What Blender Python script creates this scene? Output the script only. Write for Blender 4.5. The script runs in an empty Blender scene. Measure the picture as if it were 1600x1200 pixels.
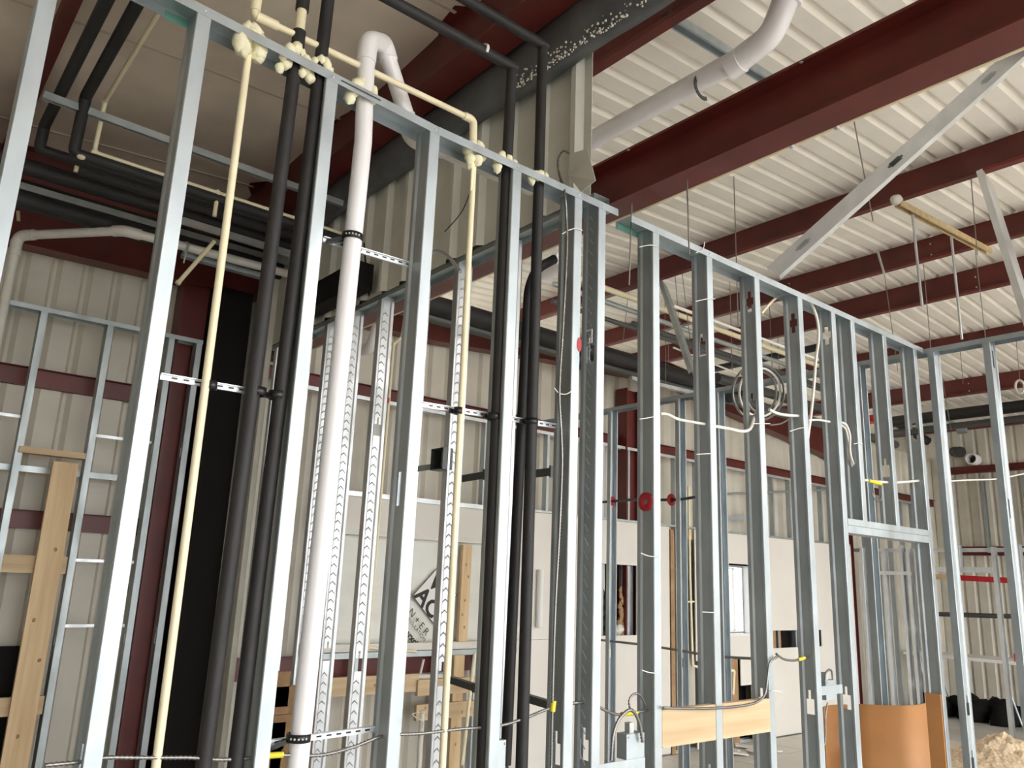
import bpy, math, random
from math import radians, sin, cos, pi
from mathutils import Vector as V, Matrix, noise

random.seed(7)
SC = bpy.context.scene
COL = SC.collection
H = 1.78                                    # eye height above the floor

# ------------------------------------------------------------------ camera
FPX, PITCH, ROLL, YAW = 1250.4, radians(13.67), radians(2.26), radians(50.85)
CF = V((cos(YAW)*cos(PITCH), sin(YAW)*cos(PITCH), sin(PITCH)))
_r = V((sin(YAW), -cos(YAW), 0)); _u = _r.cross(CF)
CR = _r*cos(ROLL) + _u*sin(ROLL)
CU = -_r*sin(ROLL) + _u*cos(ROLL)
cam = bpy.data.cameras.new('camera'); cam_o = bpy.data.objects.new('camera', cam); COL.objects.link(cam_o)
cam.sensor_width = 36; cam.sensor_fit = 'HORIZONTAL'; cam.lens = FPX/1600*36
cam.clip_start = .05; cam.clip_end = 200
cam_o.matrix_world = Matrix(((CR.x, CU.x, -CF.x, 0), (CR.y, CU.y, -CF.y, 0), (CR.z, CU.z, -CF.z, H), (0, 0, 0, 1)))
SC.camera = cam_o

# ------------------------------------------------------------------ light
SC.view_settings.view_transform = 'Standard'; SC.view_settings.look = 'None'
SC.view_settings.exposure = 1.05; SC.view_settings.gamma = 1.0; SC.view_settings.use_curve_mapping = False
W = bpy.data.worlds.new('sky'); SC.world = W; W.use_nodes = True
wn = W.node_tree.nodes; wl = W.node_tree.links
bg = wn['Background']; bg.inputs[0].default_value = (.95, .97, 1.0, 1); bg.inputs[1].default_value = 3.6
sun = bpy.data.lights.new('sun', 'SUN'); sun.energy = 5.0; sun.angle = radians(3); sun.color = (1, .95, .86)
so = bpy.data.objects.new('sun', sun); COL.objects.link(so); so.location = (6, -14, 12)
so.rotation_euler = V((.10, .62, -.78)).to_track_quat('-Z', 'Y').to_euler()
for lx in (2.5, 6.5, 10.5):  # fill lights added out of view to brighten the hall, no fixtures
    for ly in (-1.6, -5.0):
        lamp = bpy.data.lights.new('added_fill_light', 'AREA'); lamp.shape = 'RECTANGLE'; lamp.size = 1.2; lamp.size_y = .5
        lamp.energy = 60; lamp.color = (1, .97, .92)
        lo_ = bpy.data.objects.new('added_fill_light', lamp); COL.objects.link(lo_); lo_.location = (lx, ly, 4.4)
SC.cycles.max_bounces = 10; SC.cycles.diffuse_bounces = 6; SC.cycles.glossy_bounces = 4
SC.cycles.use_denoising = True; SC.cycles.sample_clamp_indirect = 6

# ------------------------------------------------------------------ helpers: a picture point carried onto a real plane
def ray(px, py): return CF + CR*((px-800)/FPX) - CU*((py-600)/FPX)
def at_y(px, py, y): d = ray(px, py); return d*(y/d.y) + V((0, 0, H))
def at_x(px, py, x): d = ray(px, py); return d*(x/d.x) + V((0, 0, H))
def at_z(px, py, z): d = ray(px, py); return d*((z-H)/d.z) + V((0, 0, H))

# ------------------------------------------------------------------ materials
def mat(name, col, rough=.5, metal=0., bump=0., bscale=40., var=0., vscale=6., spec=.5, stretch=(1, 1, 1), col2=None, thr=None, ndetail=4):
    m = bpy.data.materials.new(name); m.use_nodes = True
    n, l = m.node_tree.nodes, m.node_tree.links
    b = n['Principled BSDF']
    b.inputs['Base Color'].default_value = (*col, 1); b.inputs['Roughness'].default_value = rough
    b.inputs['Metallic'].default_value = metal; b.inputs['Specular IOR Level'].default_value = spec
    if bump or var or col2:
        tc = n.new('ShaderNodeTexCoord'); mp = n.new('ShaderNodeMapping'); mp.inputs['Scale'].default_value = stretch
        l.new(tc.outputs['Object'], mp.inputs['Vector'])
    if var or col2:
        t = n.new('ShaderNodeTexNoise'); t.inputs['Scale'].default_value = vscale; t.inputs['Detail'].default_value = ndetail
        l.new(mp.outputs[0], t.inputs['Vector'])
        r = n.new('ShaderNodeValToRGB'); l.new(t.outputs[0], r.inputs[0])
        if col2:
            a, bb = thr or (.4, .6)
            r.color_ramp.elements[0].position = a; r.color_ramp.elements[1].position = bb
            r.color_ramp.elements[0].color = (*col, 1); r.color_ramp.elements[1].color = (*col2, 1)
        else:
            r.color_ramp.elements[0].position = .3; r.color_ramp.elements[1].position = .7
            r.color_ramp.elements[0].color = (*[c*(1-var) for c in col], 1)
            r.color_ramp.elements[1].color = (*[min(1, c*(1+var)) for c in col], 1)
        l.new(r.outputs[0], b.inputs['Base Color'])
    if bump:
        t2 = n.new('ShaderNodeTexNoise'); t2.inputs['Scale'].default_value = bscale; t2.inputs['Detail'].default_value = 3
        l.new(mp.outputs[0], t2.inputs['Vector'])
        bp = n.new('ShaderNodeBump'); bp.inputs['Strength'].default_value = bump; bp.inputs['Distance'].default_value = .004
        l.new(t2.outputs[0], bp.inputs['Height']); l.new(bp.outputs[0], b.inputs['Normal'])
    return m

def galv(name, col, rough):
    """zinc coating: metallic with soft spangle patches in colour and gloss"""
    m = mat(name, col, rough, .80, 0, 1, .10, 9, stretch=(1, 1, .5))
    n, l = m.node_tree.nodes, m.node_tree.links; b = n['Principled BSDF']
    tc = n.new('ShaderNodeTexCoord'); t = n.new('ShaderNodeTexNoise'); t.inputs['Scale'].default_value = 5
    mp = n.new('ShaderNodeMapping'); mp.inputs['Scale'].default_value = (3, 3, .8)
    l.new(tc.outputs['Object'], mp.inputs[0]); l.new(mp.outputs[0], t.inputs['Vector'])
    r = n.new('ShaderNodeMapRange'); r.inputs['From Min'].default_value = .3; r.inputs['From Max'].default_value = .7
    r.inputs['To Min'].default_value = rough-.10; r.inputs['To Max'].default_value = rough+.12
    l.new(t.outputs[0], r.inputs[0]); l.new(r.outputs[0], b.inputs['Roughness'])
    bp = n.new('ShaderNodeBump'); bp.inputs['Strength'].default_value = .10; bp.inputs['Distance'].default_value = .01
    l.new(t.outputs[0], bp.inputs['Height']); l.new(bp.outputs[0], b.inputs['Normal'])
    return m

M = dict(
    galv=galv('galvanized_steel', (.47, .525, .555), .46),
    galv_old=galv('weathered_galvanized_steel', (.45, .50, .51), .48),
    galv_bright=galv('bright_zinc', (.68, .71, .73), .40),
    roof=mat('white_painted_roof_sheet', (.88, .845, .775), .45, 0, 0, 1, .05, 3),
    siding=mat('greige_painted_siding', (.62, .585, .50), .45, 0, 0, 1, .10, 2.5),
    siding_old=mat('old_grey_green_siding', (.74, .745, .67), .42, 0, .1, 20, .10, 3),
    siding_dark=mat('dull_brown_siding', (.34, .33, .29), .6),
    red=mat('red_oxide_primer', (.125, .019, .015), .42, 0, .15, 30, .22, 4),
    vinyl=mat('vinyl_faced_insulation', (.84, .74, .62), .30, 0, .5, 7, .10, 3),
    seam=mat('insulation_seam_tape', (.62, .56, .48), .3),
    flash=mat('dark_grey_flashing', (.115, .125, .13), .36, 0, .35, 12, .3, 5),
    crumb=mat('dried_foam_crumbs', (.80, .77, .68), .7),
    black=mat('black_pipe_insulation', (.018, .017, .018), .6, 0, .25, 120, .25, 8),
    pvc=mat('white_pvc', (.86, .85, .87), .28, 0, 0, 1, .03, 3),
    pvc_dirty=mat('dull_white_pvc', (.70, .68, .62), .35, 0, 0, 1, .08, 8),
    cpvc=mat('cream_cpvc', (.86, .78, .55), .33, 0, 0, 1, .04, 8),
    foam=mat('expanding_foam', (.90, .86, .62), .75, 0, .6, 60, .08, 20),
    plastic_black=mat('black_plastic', (.012, .012, .013), .3),
    wood=mat('pine_lumber', (.52, .37, .21), .6, 0, .1, 30, 0, 3, stretch=(.6, 9, 9), col2=(.66, .51, .32), thr=(.3, .7)),
    wood_up=mat('upright_pine_lumber', (.62, .43, .23), .6, 0, .1, 30, 0, 3, stretch=(9, 9, .6), col2=(.78, .59, .36), thr=(.3, .7)),
    wood_old=mat('weathered_lumber', (.36, .22, .11), .7, 0, .2, 30, .25, 9),
    ply=mat('orange_plywood', (.50, .235, .085), .5, 0, .1, 30, .18, 2.2),
    drywall=mat('white_drywall', (.74, .715, .665), .8, 0, .05, 60, .03, 2),
    drydark=mat('paper_edge', (.50, .42, .34), .9),
    concrete=mat('concrete_floor', (.50, .48, .445), .65, 0, .15, 20, .14, 1.5),
    tile=mat('cream_floor_tile', (.62, .59, .53), .4, 0, 0, 1, .06, 2),
    grout=mat('dark_grout', (.20, .19, .17), .9),
    ground=mat('pale_concrete_yard', (.22, .215, .20), .9, 0, .2, 8, .08, 1),
    foil=mat('translucent_white_housewrap', (.72, .73, .68), .35, 0, .9, 9, .06, 4),
    ink=mat('black_ink', (.015, .015, .015), .6),
    paper=mat('white_print_panel', (.80, .80, .78), .5),
    winframe=mat('white_window_frame', (.83, .83, .82), .35),
    redtag=mat('red_plastic', (.45, .012, .02), .4),
    yellow=mat('yellow_tape', (.72, .62, .04), .5),
    sand=mat('sawdust_heap', (.66, .52, .36), .9, 0, 1.0, 40, .25, 25),
    wire=mat('dull_wire', (.30, .29, .27), .4, .7),
    whitewire=mat('white_cable_jacket', (.80, .78, .72), .4),
    mc=mat('armored_cable_steel', (.27, .265, .255), .32, .8),
    darksteel=mat('dark_grey_steel', (.10, .105, .105), .45, .5),
    bamboo=mat('tan_channel', (.52, .40, .22), .5, 0, 0, 1, .2, 20),
    tarp_and_shade=mat('dark_tarp_and_shade', (.010, .009, .008), .8, spec=.2),  # also colours the black pieces put in for shade
    green=mat('green_paint_mark', (.16, .40, .31), .5),
    whitelid=mat('white_laminate', (.80, .80, .78), .35),
)
g = bpy.data.materials.new('window_glass'); g.use_nodes = True
gb = g.node_tree.nodes['Principled BSDF']; gb.inputs['Roughness'].default_value = .02
gb.inputs['Transmission Weight'].default_value = 1; gb.inputs['IOR'].default_value = 1.05; M['glass'] = g

# ------------------------------------------------------------------ mesh builder
def frame(d, up=V((0, 0, 1))):
    d = d.normalized()
    if abs(d.dot(up)) > .98: up = V((0, 1, 0))
    a = d.cross(up).normalized(); b = a.cross(d).normalized()
    return a, b, d

class MB:
    def __init__(s): s.v, s.f, s.sm = [], [], []
    def add(s, vs, fs, smooth=False):
        o = len(s.v); s.v += [V(x) for x in vs]
        for f in fs: s.f.append(tuple(i+o for i in f)); s.sm.append(smooth)
        return s
    def box(s, x0, x1, y0, y1, z0, z1):
        return s.add([(x, y, z) for z in (z0, z1) for y in (y0, y1) for x in (x0, x1)],
                     [(0, 2, 3, 1), (4, 5, 7, 6), (0, 1, 5, 4), (2, 6, 7, 3), (0, 4, 6, 2), (1, 3, 7, 5)])
    def bar(s, p, q, w, h, up=V((0, 0, 1))):
        """rectangular bar from p to q: w sideways, h along up"""
        p, q = V(p), V(q); a, b, _ = frame(q-p, up)
        vs = [c + a*(i*w/2) + b*(j*h/2) for c in (p, q) for i, j in ((-1, -1), (1, -1), (1, 1), (-1, 1))]
        return s.add(vs, [(3, 2, 1, 0), (4, 5, 6, 7)] + [(i, (i+1) % 4, (i+1) % 4+4, i+4) for i in range(4)])
    def extrude(s, prof, p, q, a, b, closed=True, smooth=False):
        """closed 2-D outline (u,v) carried from p to q with axes a, b"""
        p, q = V(p), V(q); n = len(prof)
        vs = [c + a*u + b*w for c in (p, q) for u, w in prof]
        fs = [(i, (i+1) % n, (i+1) % n+n, i+n) for i in range(n if closed else n-1)]
        if closed: fs += [tuple(reversed(range(n))), tuple(range(n, 2*n))]
        return s.add(vs, fs, smooth)
    def tube(s, pts, r, n=12, caps=True, ridge=0, closed=False):
        pts = [V(p) for p in pts]; k = len(pts); rr = r if isinstance(r, (list, tuple)) else [r]*k
        rings = []; a = None
        for i in range(k):
            if closed: d = pts[(i+1) % k]-pts[i-1]
            else: d = pts[min(i+1, k-1)]-pts[max(i-1, 0)]
            d = d.normalized()
            if a is None: a, b, _ = frame(d)
            else:
                a = (a - d*a.dot(d)).normalized(); b = a.cross(d)
            q = rr[i] + (ridge if (ridge and i % 2) else 0)
            rings.append([pts[i] + a*(cos(2*pi*j/n)*q) + b*(sin(2*pi*j/n)*q) for j in range(n)])
        vs = [v for g in rings for v in g]; fs = []
        for i in range(k if closed else k-1):
            for j in range(n):
                i2 = (i+1) % k; j2 = (j+1) % n
                fs.append((i*n+j, i2*n+j, i2*n+j2, i*n+j2))
        s.add(vs, fs, True)
        if caps and not closed:
            s.add(rings[0], [tuple(range(n))]); s.add(rings[-1], [tuple(reversed(range(n)))])
        return s
    def blob(s, c, r, sq=(1, 1, 1), amp=.25, seed=0, n=10, m=7):
        vs, fs = [], []
        for i in range(m+1):
            th = pi*i/m
            for j in range(n):
                ph = 2*pi*j/n
                d = V((sin(th)*cos(ph), sin(th)*sin(ph), cos(th)))
                k = r*(1+amp*2*noise.noise(d*1.6+V((seed*3.1, seed, 0))))
                vs.append(V(c)+V((d.x*sq[0], d.y*sq[1], d.z*sq[2]))*k)
        for i in range(m):
            for j in range(n): fs.append((i*n+j, (i+1)*n+j, (i+1)*n+(j+1) % n, i*n+(j+1) % n))
        return s.add(vs, fs, True)
    def ring(s, c, axis, r, w, t=.003, n=20):
        """flat band of width w round an axis"""
        a, b, d = frame(V(axis)); vs = []; fs = []
        for k in range(n):
            e = a*cos(2*pi*k/n)+b*sin(2*pi*k/n)
            for rr, hh in ((r, -w/2), (r+t, -w/2), (r+t, w/2), (r, w/2)): vs.append(V(c)+e*rr+d*hh)
        for k in range(n):
            k2 = (k+1) % n
            for q in range(4): fs.append((k*4+q, k*4+(q+1) % 4, k2*4+(q+1) % 4, k2*4+q))
        return s.add(vs, fs, True)
    def build(s, name, m, parent=None, label=None, solidify=0):
        me = bpy.data.meshes.new(name)
        vs = s.v; o = bpy.data.objects.new(name, me); COL.objects.link(o)
        if parent is not None:
            base = wloc(parent); o.parent = parent
        else:
            lo = [min(v[i] for v in vs) for i in range(3)]; hi = [max(v[i] for v in vs) for i in range(3)]
            base = V(((lo[0]+hi[0])/2, (lo[1]+hi[1])/2, lo[2])); o.location = base
        me.from_pydata([v-base for v in vs], [], s.f)
        me.polygons.foreach_set('use_smooth', s.sm); me.materials.append(M[m] if isinstance(m, str) else m); me.update()
        if label: o['label'] = label
        if solidify:
            md = o.modifiers.new('thickness', 'SOLIDIFY'); md.thickness = solidify; md.offset = 0
        return o

def wloc(o):
    p = V(o.location)
    while o.parent: o = o.parent; p += V(o.location)
    return p
def tag(o, label, cat, group=None, kind=None):
    o['label'] = label; o['category'] = cat
    if group: o['group'] = group
    if kind: o['kind'] = kind
    return o
def thing(name, label, cat, loc, group=None):
    o = bpy.data.objects.new(name, None); COL.objects.link(o); o.location = loc; o.empty_display_size = .1
    return tag(o, label, cat, group)
def struct(o): o['kind'] = 'structure'; return o

def bend(pts, r, seg=6):
    """round the corners of a polyline"""
    pts = [V(p) for p in pts]; out = [pts[0]]
    for i in range(1, len(pts)-1):
        a, b, c = pts[i-1], pts[i], pts[i+1]
        u, w = (a-b), (c-b); rr = min(r, u.length*.49, w.length*.49)
        p, q = b+u.normalized()*rr, b+w.normalized()*rr
        for k in range(seg+1):
            t = k/seg; out.append(p*(1-t)**2+b*2*t*(1-t)+q*t*t)
    out.append(pts[-1]); return out
def spline(pts, step=.02, closed=False):
    """smooth curve through points, even steps"""
    pts = [V(p) for p in pts]; n = len(pts); raw = []
    for i in range(n if closed else n-1):
        if closed: p0, p1, p2, p3 = pts[i-1], pts[i], pts[(i+1) % n], pts[(i+2) % n]
        else: p0, p1, p2, p3 = pts[max(i-1, 0)], pts[i], pts[i+1], pts[min(i+2, n-1)]
        for k in range(12):
            t = k/12
            raw.append(.5*((2*p1)+(p2-p0)*t+(2*p0-5*p1+4*p2-p3)*t*t+(3*p1-p0-3*p2+p3)*t**3))
    raw.append(pts[0] if closed else pts[-1])
    out = [raw[0]]; acc = 0
    for a, b in zip(raw, raw[1:]):
        L = (b-a).length
        while acc+L >= step and L > 1e-9:
            t = (step-acc)/L; a = a.lerp(b, t); out.append(a); L = (b-a).length; acc = 0
        acc += L
    if not closed: out.append(raw[-1])
    return out
def mc(pts, r=.0075, step=.006): return MB().tube(spline(pts, step), r, 8, ridge=-.0026)

# ------------------------------------------------------------------ light-gauge steel pieces
FL, DP, LIP = .041, .092, .010
COLS = [0, .13, .22, .30, .40, .46, .54, .60, .70, .80, .90, 1.0]
def stud_mb(base, z0, z1, u, w, holes=(), dimples=False, lean=(0, 0), FL=FL):
    """C stud: web in the plane of w (depth) at base, flanges pointing along u; holes = [(z, kind)]"""
    u, w = V(u), V(w); base = V((base[0], base[1], 0)); mb = MB()
    prof = [(FL, LIP), (FL, 0), (.002, 0)]
    for c in COLS: prof.append((.006 if .2 <= c <= .7 else 0, c*DP))
    prof[3] = (0, .002); prof[-1] = (0, DP-.002)
    prof += [(.002, DP), (FL, DP), (FL, DP-LIP)]
    cuts = {z0, z1}; cells = []
    for zc, k in holes:
        if k == 'cross':
            for a, b, lo, hi in ((-.055, -.02, .30, .54), (-.02, .02, .13, .70), (.02, .055, .30, .54)): cells.append((zc+a, zc+b, lo, hi))
        elif k == 'key':
            for a, b, lo, hi in ((-.05, .02, .22, .70), (.02, .06, .40, .54)): cells.append((zc+a, zc+b, lo, hi))
        else: cells.append((zc-.055, zc+.055, .40, .60))
    for a, b, _, _ in cells: cuts |= {a, b}
    zs = sorted(cuts); n = len(prof); top = z1-z0
    vs = []
    for z in zs:
        off = V((lean[0], lean[1], 0))*((z-z0)/top)
        vs += [base+off+u*p+w*q+V((0, 0, z)) for p, q in prof]
    fs = []
    for i in range(len(zs)-1):
        zm = (zs[i]+zs[i+1])/2
        for j in range(n-1):
            cm = (prof[j][1]+prof[j+1][1])/2/DP; web = 2 <= j <= n-4
            if web and any(a < zm < b and lo-.001 < cm < hi+.001 for a, b, lo, hi in cells): continue
            fs.append((i*n+j, i*n+j+1, (i+1)*n+j+1, (i+1)*n+j))
    mb.add(vs, fs)
    if dimples:                                   # embossed chevrons on the web
        z = z0+.05
        while z < z1-.06:
            if not any(a-.02 < z < b+.02 for a, b, _, _ in cells):
                for sgn in (-1, 1):
                    c0 = .40; c1 = .40+.20*sgn
                    f = lambda c: base+u*(.006 if .2 <= c <= .7 else .003)+w*(DP*c)
                    p0 = f(c0)+V((0, 0, z)); p1 = f(c1)+V((0, 0, z-.017))
                    e = V((0, 0, .009)); o = -u*.0035
                    mb.add([p0, p0+e, p1+e, p1, p0+e*.5+o, p1+e*.5+o], [(0, 4, 5, 3), (4, 1, 2, 5), (0, 1, 4), (3, 5, 2)])
            z += .052
    return mb
def track_mb(p, q, w, up=True, depth=.095, fl=.032):
    """U track from p to q (p,q on the near lower/upper edge line of the web plane); flanges hang down if up"""
    p, q, w = V(p), V(q), V(w); d = V((0, 0, -1 if up else 1)); n = 5
    prof = [(0, fl), (0, 0), (depth*.3, 0), (depth*.7, 0), (depth, 0), (depth, fl)]
    vs = [c+w*a+d*b for c in (p, q) for a, b in prof]
    return MB().add(vs, [(i, i+1, i+7, i+6) for i in range(5)])
def screw_mb(c, nrm, r=.005):
    a, b, d = frame(V(nrm)); c = V(c)
    vs = [c+(a*cos(k*pi/4)+b*sin(k*pi/4))*r for k in range(8)]+[c+(a*cos(k*pi/4)+b*sin(k*pi/4))*r*.6+d*.003 for k in range(8)]
    return MB().add(vs, [(k, (k+1) % 8, (k+1) % 8+8, k+8) for k in range(8)]+[tuple(range(8, 16))], True)
SOL = .0014
def stud(parent, *a, m='galv', **k): return stud_mb(*a, **k).build('stud', m, parent, solidify=SOL)

def strut_mb(p, q, w=.041, h=.041, up=V((0, 0, 1)), slots=True):
    """slotted strut channel, open side down"""
    p, q = V(p), V(q); a, b, d = frame(q-p, up); t = .003
    prof = [(-w/2, 0), (w/2, 0), (w/2, -h), (w/2-.010, -h), (w/2-.010, -h+t), (w/2-t, -h+t), (w/2-t, -t), (-w/2+t, -t), (-w/2+t, -h+t), (-w/2+.010, -h+t), (-w/2+.010, -h), (-w/2, -h)]
    mb = MB(); n = len(prof)
    vs = [c+a*x+b*y for c in (p, q) for x, y in prof]
    mb.add(vs, [(i, (i+1) % n, (i+1) % n+n, i+n) for i in range(n)])
    return mb
def ibeam_mb(p, q, w, h, tw=.008, tf=.012, up=V((0, 0, 1))):
    """I section; p,q on the centre line of the bottom face"""
    a, b, d = frame(V(q)-V(p), up)
    prof = [(-w/2, 0), (w/2, 0), (w/2, tf), (tw/2, tf+.004), (tw/2, h-tf-.004), (w/2, h-tf), (w/2, h), (-w/2, h), (-w/2, h-tf), (-tw/2, h-tf-.004), (-tw/2, tf+.004), (-w/2, tf)]
    return MB().extrude(prof, p, q, a, b)
def zpurlin_mb(p, q, h, fl=.065, t=.004, up=V((0, 0, 1)), s=1):
    a, b, d = frame(V(q)-V(p), up); a = a*s
    prof = [(0, 0), (-fl, 0), (-fl-.012, .018), (-fl-.009, .020), (-fl, t), (-t, t), (-t, h), (fl-t, h), (fl-t, h-t), (fl-.0, h-t), (fl, h-t*1.5), (fl, h-t*2), (0, h-t*2.2)]
    prof = [(0, 0), (-fl, 0), (-fl-.012, .018), (-fl-.008, .021), (-fl+.001, t), (-t, t), (-t, h), (fl, h), (fl, h-t), (0, h-t)]
    return MB().extrude(prof, p, q, a, b)

RAFTER = [(-4.2, 3.70, .9), (.5, 3.87, .7), (1.6, 3.89, .7), (2.2, 3.91, .6), (4, 3.93, .24), (5.4, 4.04, .24), (7.4, 4.16, .24), (8.5, 4.0, .30), (10, 3.84, .36), (11, 3.72, .44), (11.7, 3.58, .56), (15.2, 3.58, .56)]
def rafter_top(x):
    for a, b in zip(RAFTER, RAFTER[1:]):
        if x <= b[0]: t = (x-a[0])/(b[0]-a[0]); return a[1]+a[2]+t*(b[1]+b[2]-a[1]-a[2])
    return 4.14
def roof_z(x): return H + (2.84+.065*x if x < 7.9 else 3.3535-.065*(x-7.9))

# ================================================================== THE SETTING
struct(MB().box(-60, 60, -60, 60, -.25, -.16).build('ground', 'ground'))
floor = struct(MB().box(-4.2, 15, -8.2, 6.4, -.15, 0).build('floor', 'concrete'))
mb = MB().box(6.45, 11.3, 2.95, 6.02, .0005, .003); mb.build('grout_bed', 'grout', floor)
k = 0
for i in range(8):
    for j in range(5):
        x0, y0 = 6.5+i*.6, 3.0+j*.6
        MB().box(x0+.003, x0+.597, y0+.003, y0+.597, .001, .009+.001*((i*7+j*3) % 3)).build('tile', 'tile', floor)

# roof deck over the open hall: ribs run along X
def corrugated(mb, u0, u1, pitch, rib, depth, pt, phase=0.):
    """pt(u, d, end) -> point;  flat pans with trapezoid ribs of width rib rising by depth"""
    us = []; k = math.floor((u0-phase)/pitch)
    while True:
        s = phase+k*pitch
        if s > u1: break
        for du, d in ((0, 0), (rib*.28, depth), (rib*.58, depth), (rib, 0)):
            if u0 <= s+du <= u1: us.append((s+du, d))
        k += 1
    if us[0][0] > u0: us.insert(0, (u0, us[0][1] if us[0][1] else 0))
    if us[-1][0] < u1: us.append((u1, us[-1][1]))
    n = len(us); vs = [pt(u, d, e) for e in (0, 1) for u, d in us]
    mb.add(vs, [(i, i+1, i+1+n, i+n) for i in range(n-1)])
    return us
mb = MB()
corrugated(mb, -8.2, 8.4, .183, .070, .042, lambda u, d, e: V(((2.30, 7.9)[e], u, roof_z((2.30, 7.9)[e])+d)), .04)
corrugated(mb, -8.2, 8.4, .183, .070, .042, lambda u, d, e: V(((7.9, 15.0)[e], u, roof_z((7.9, 15.0)[e])+d)), .04)
struct(mb.build('ceiling', 'roof', solidify=.002))
# left bay: vinyl faced blankets sagging between purlins, seams across
mb = MB(); nx, ny = 40, 80; vs = []
for i in range(nx+1):
    for j in range(ny+1):
        x = -4.2+6.5*i/nx; y = -8.2+14.5*j/ny
        sag = -.035*abs(sin((y-4.43)/1.35*pi))+.05*noise.noise(V((x*1.1, y*1.7, 0)))*.5
        vs.append((x, y, roof_z(x)-.06+sag))
mb.add(vs, [(i*(ny+1)+j, i*(ny+1)+j+1, (i+1)*(ny+1)+j+1, (i+1)*(ny+1)+j) for i in range(nx) for j in range(ny)], True)
ceil2 = struct(mb.build('ceiling_left', 'vinyl'))
MB().box(-4.3, 2.3, -8.3, 6.4, 5.0, 5.03).build('roof_cover', 'roof', ceil2)
for k in range(-8, 2):
    y = 4.43+1.35*k
    pts = [V((-4.1+6.3*i/24, y, roof_z(-4.1+6.3*i/24)-.064+.025*noise.noise(V(((-4.1+6.3*i/24)*1.1, y*1.7, 0))))) for i in range(25)]
    mb = MB()
    for a, b in zip(pts, pts[1:]): mb.bar(a, b, .022, .010)
    mb.build('seam_tape', 'seam', ceil2)

# exterior back siding (y = 6.25) with a window, right siding, left siding
WX0, WX1 = at_y(1120, 940, 6.03).x, at_y(1181, 940, 6.03).x
WZ0, WZ1 = at_y(1155, 991, 6.03).z, at_y(1155, 884, 6.03).z
wall_back = struct(bpy.data.objects.new('wall_back', None)); COL.objects.link(wall_back); wall_back.location = (5, 6.25, 0)
def siding_piece(u0, u1, z0, z1, name='siding_sheet', m='siding'):
    mb = MB(); corrugated(mb, u0, u1, .20, .075, .03, lambda u, d, e: V((u, 6.25+d, (z0, z1 if z1 < 5 else (roof_z(u)+.005 if u < 2.3 else rafter_top(u)+.01))[e])), .02)
    return mb.build(name, m, wall_back, solidify=.002)
u = -4.2
while u < 15:
    w = min(u+1.0, 15.0)
    if w <= WX0 or u >= WX1: siding_piece(u, w, 0, 5.05)
    else:
        if u < WX0: siding_piece(u, WX0, 0, 5.05)
        if w > WX1: siding_piece(WX1, w, 0, 5.05)
        siding_piece(max(u, WX0), min(w, WX1), 0, WZ0); siding_piece(max(u, WX0), min(w, WX1), WZ1, 5.05)
    u = w
mb = MB(); corrugated(mb, 2.28, 15.0, .20, .075, .03, lambda u, d, e: V((u, 8.36+d, (3.6, roof_z(u)+.005)[e])), .02)
struct(mb.build('wall_rear_upper', 'siding', solidify=.002))
struct(MB().box(2.28, 15.0, 6.29, 8.36, 3.0, 3.03).build('ledge_roof', 'siding'))
wall_right = struct(bpy.data.objects.new('wall_right', None)); COL.objects.link(wall_right); wall_right.location = (14.85, 1, 0)
u = -8.2
while u < 8.3:
    w = min(u+1.0, 8.38); mb = MB()
    corrugated(mb, u, w, .20, .075, .03, lambda q, d, e: V((14.85+d, q, (0, 4.8)[e])), .05)
    mb.build('siding_sheet', 'siding', wall_right, solidify=.002); u = w
struct(MB().box(-4.35, -4.2, -8.2, 6.4, 0, 5.0).build('wall_left', 'siding_dark'))
wf = struct(MB().box(-4.35, -2.6, -8.35, -8.2, 0, 5.1).build('wall_front', 'siding_dark'))
for a in ((-2.6, 15, 4.1, 5.1), (5.6, 6.2, 0, 4.1), (13.4, 15, 0, 4.1)): MB().box(a[0], a[1], -8.35, -8.2, a[2], a[3]).build('door_surround', 'siding', wf)

# old outside wall, cut off above the stud partition: x = 2.25
wall_part = struct(bpy.data.objects.new('wall_partition', None)); COL.objects.link(wall_part); wall_part.location = (2.26, 4.2, 3.4)
ys = [2.31, 3.2, 4.1, 5.0, 5.72]
for a, b in zip(ys, ys[1:]):
    mb = MB(); corrugated(mb, a, b, .24, .10, .03, lambda q, d, e: V((2.285-d, q, (3.44, 4.75)[e])), 2.36)
    mb.build('siding_sheet', 'siding_old', wall_part, solidify=.002)
mb = MB(); corrugated(mb, 5.72, 6.22, .24, .10, .03, lambda q, d, e: V((2.285-d, q, (0, 4.75)[e])), 5.72)
mb.build('siding_sheet', 'siding_old', wall_part, solidify=.002)
# torn free corner of the cut siding
mb = MB()
p = [at_x(905, 215, 2.22), at_x(938, 230, 2.24), at_x(932, 284, 2.24), at_x(927, 290, 2.24)]
c = [at_x(893, 240, 2.20), at_x(918, 232, 2.20), at_x(931, 282, 2.14), at_x(908, 300, 2.16), at_x(888, 275, 2.18)]
mb.add(c, [(0, 1, 2, 3, 4)])
mb.build('torn_flap', 'siding_old', wall_part, 'bent torn corner of the cut grey siding', solidify=.002)
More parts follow.
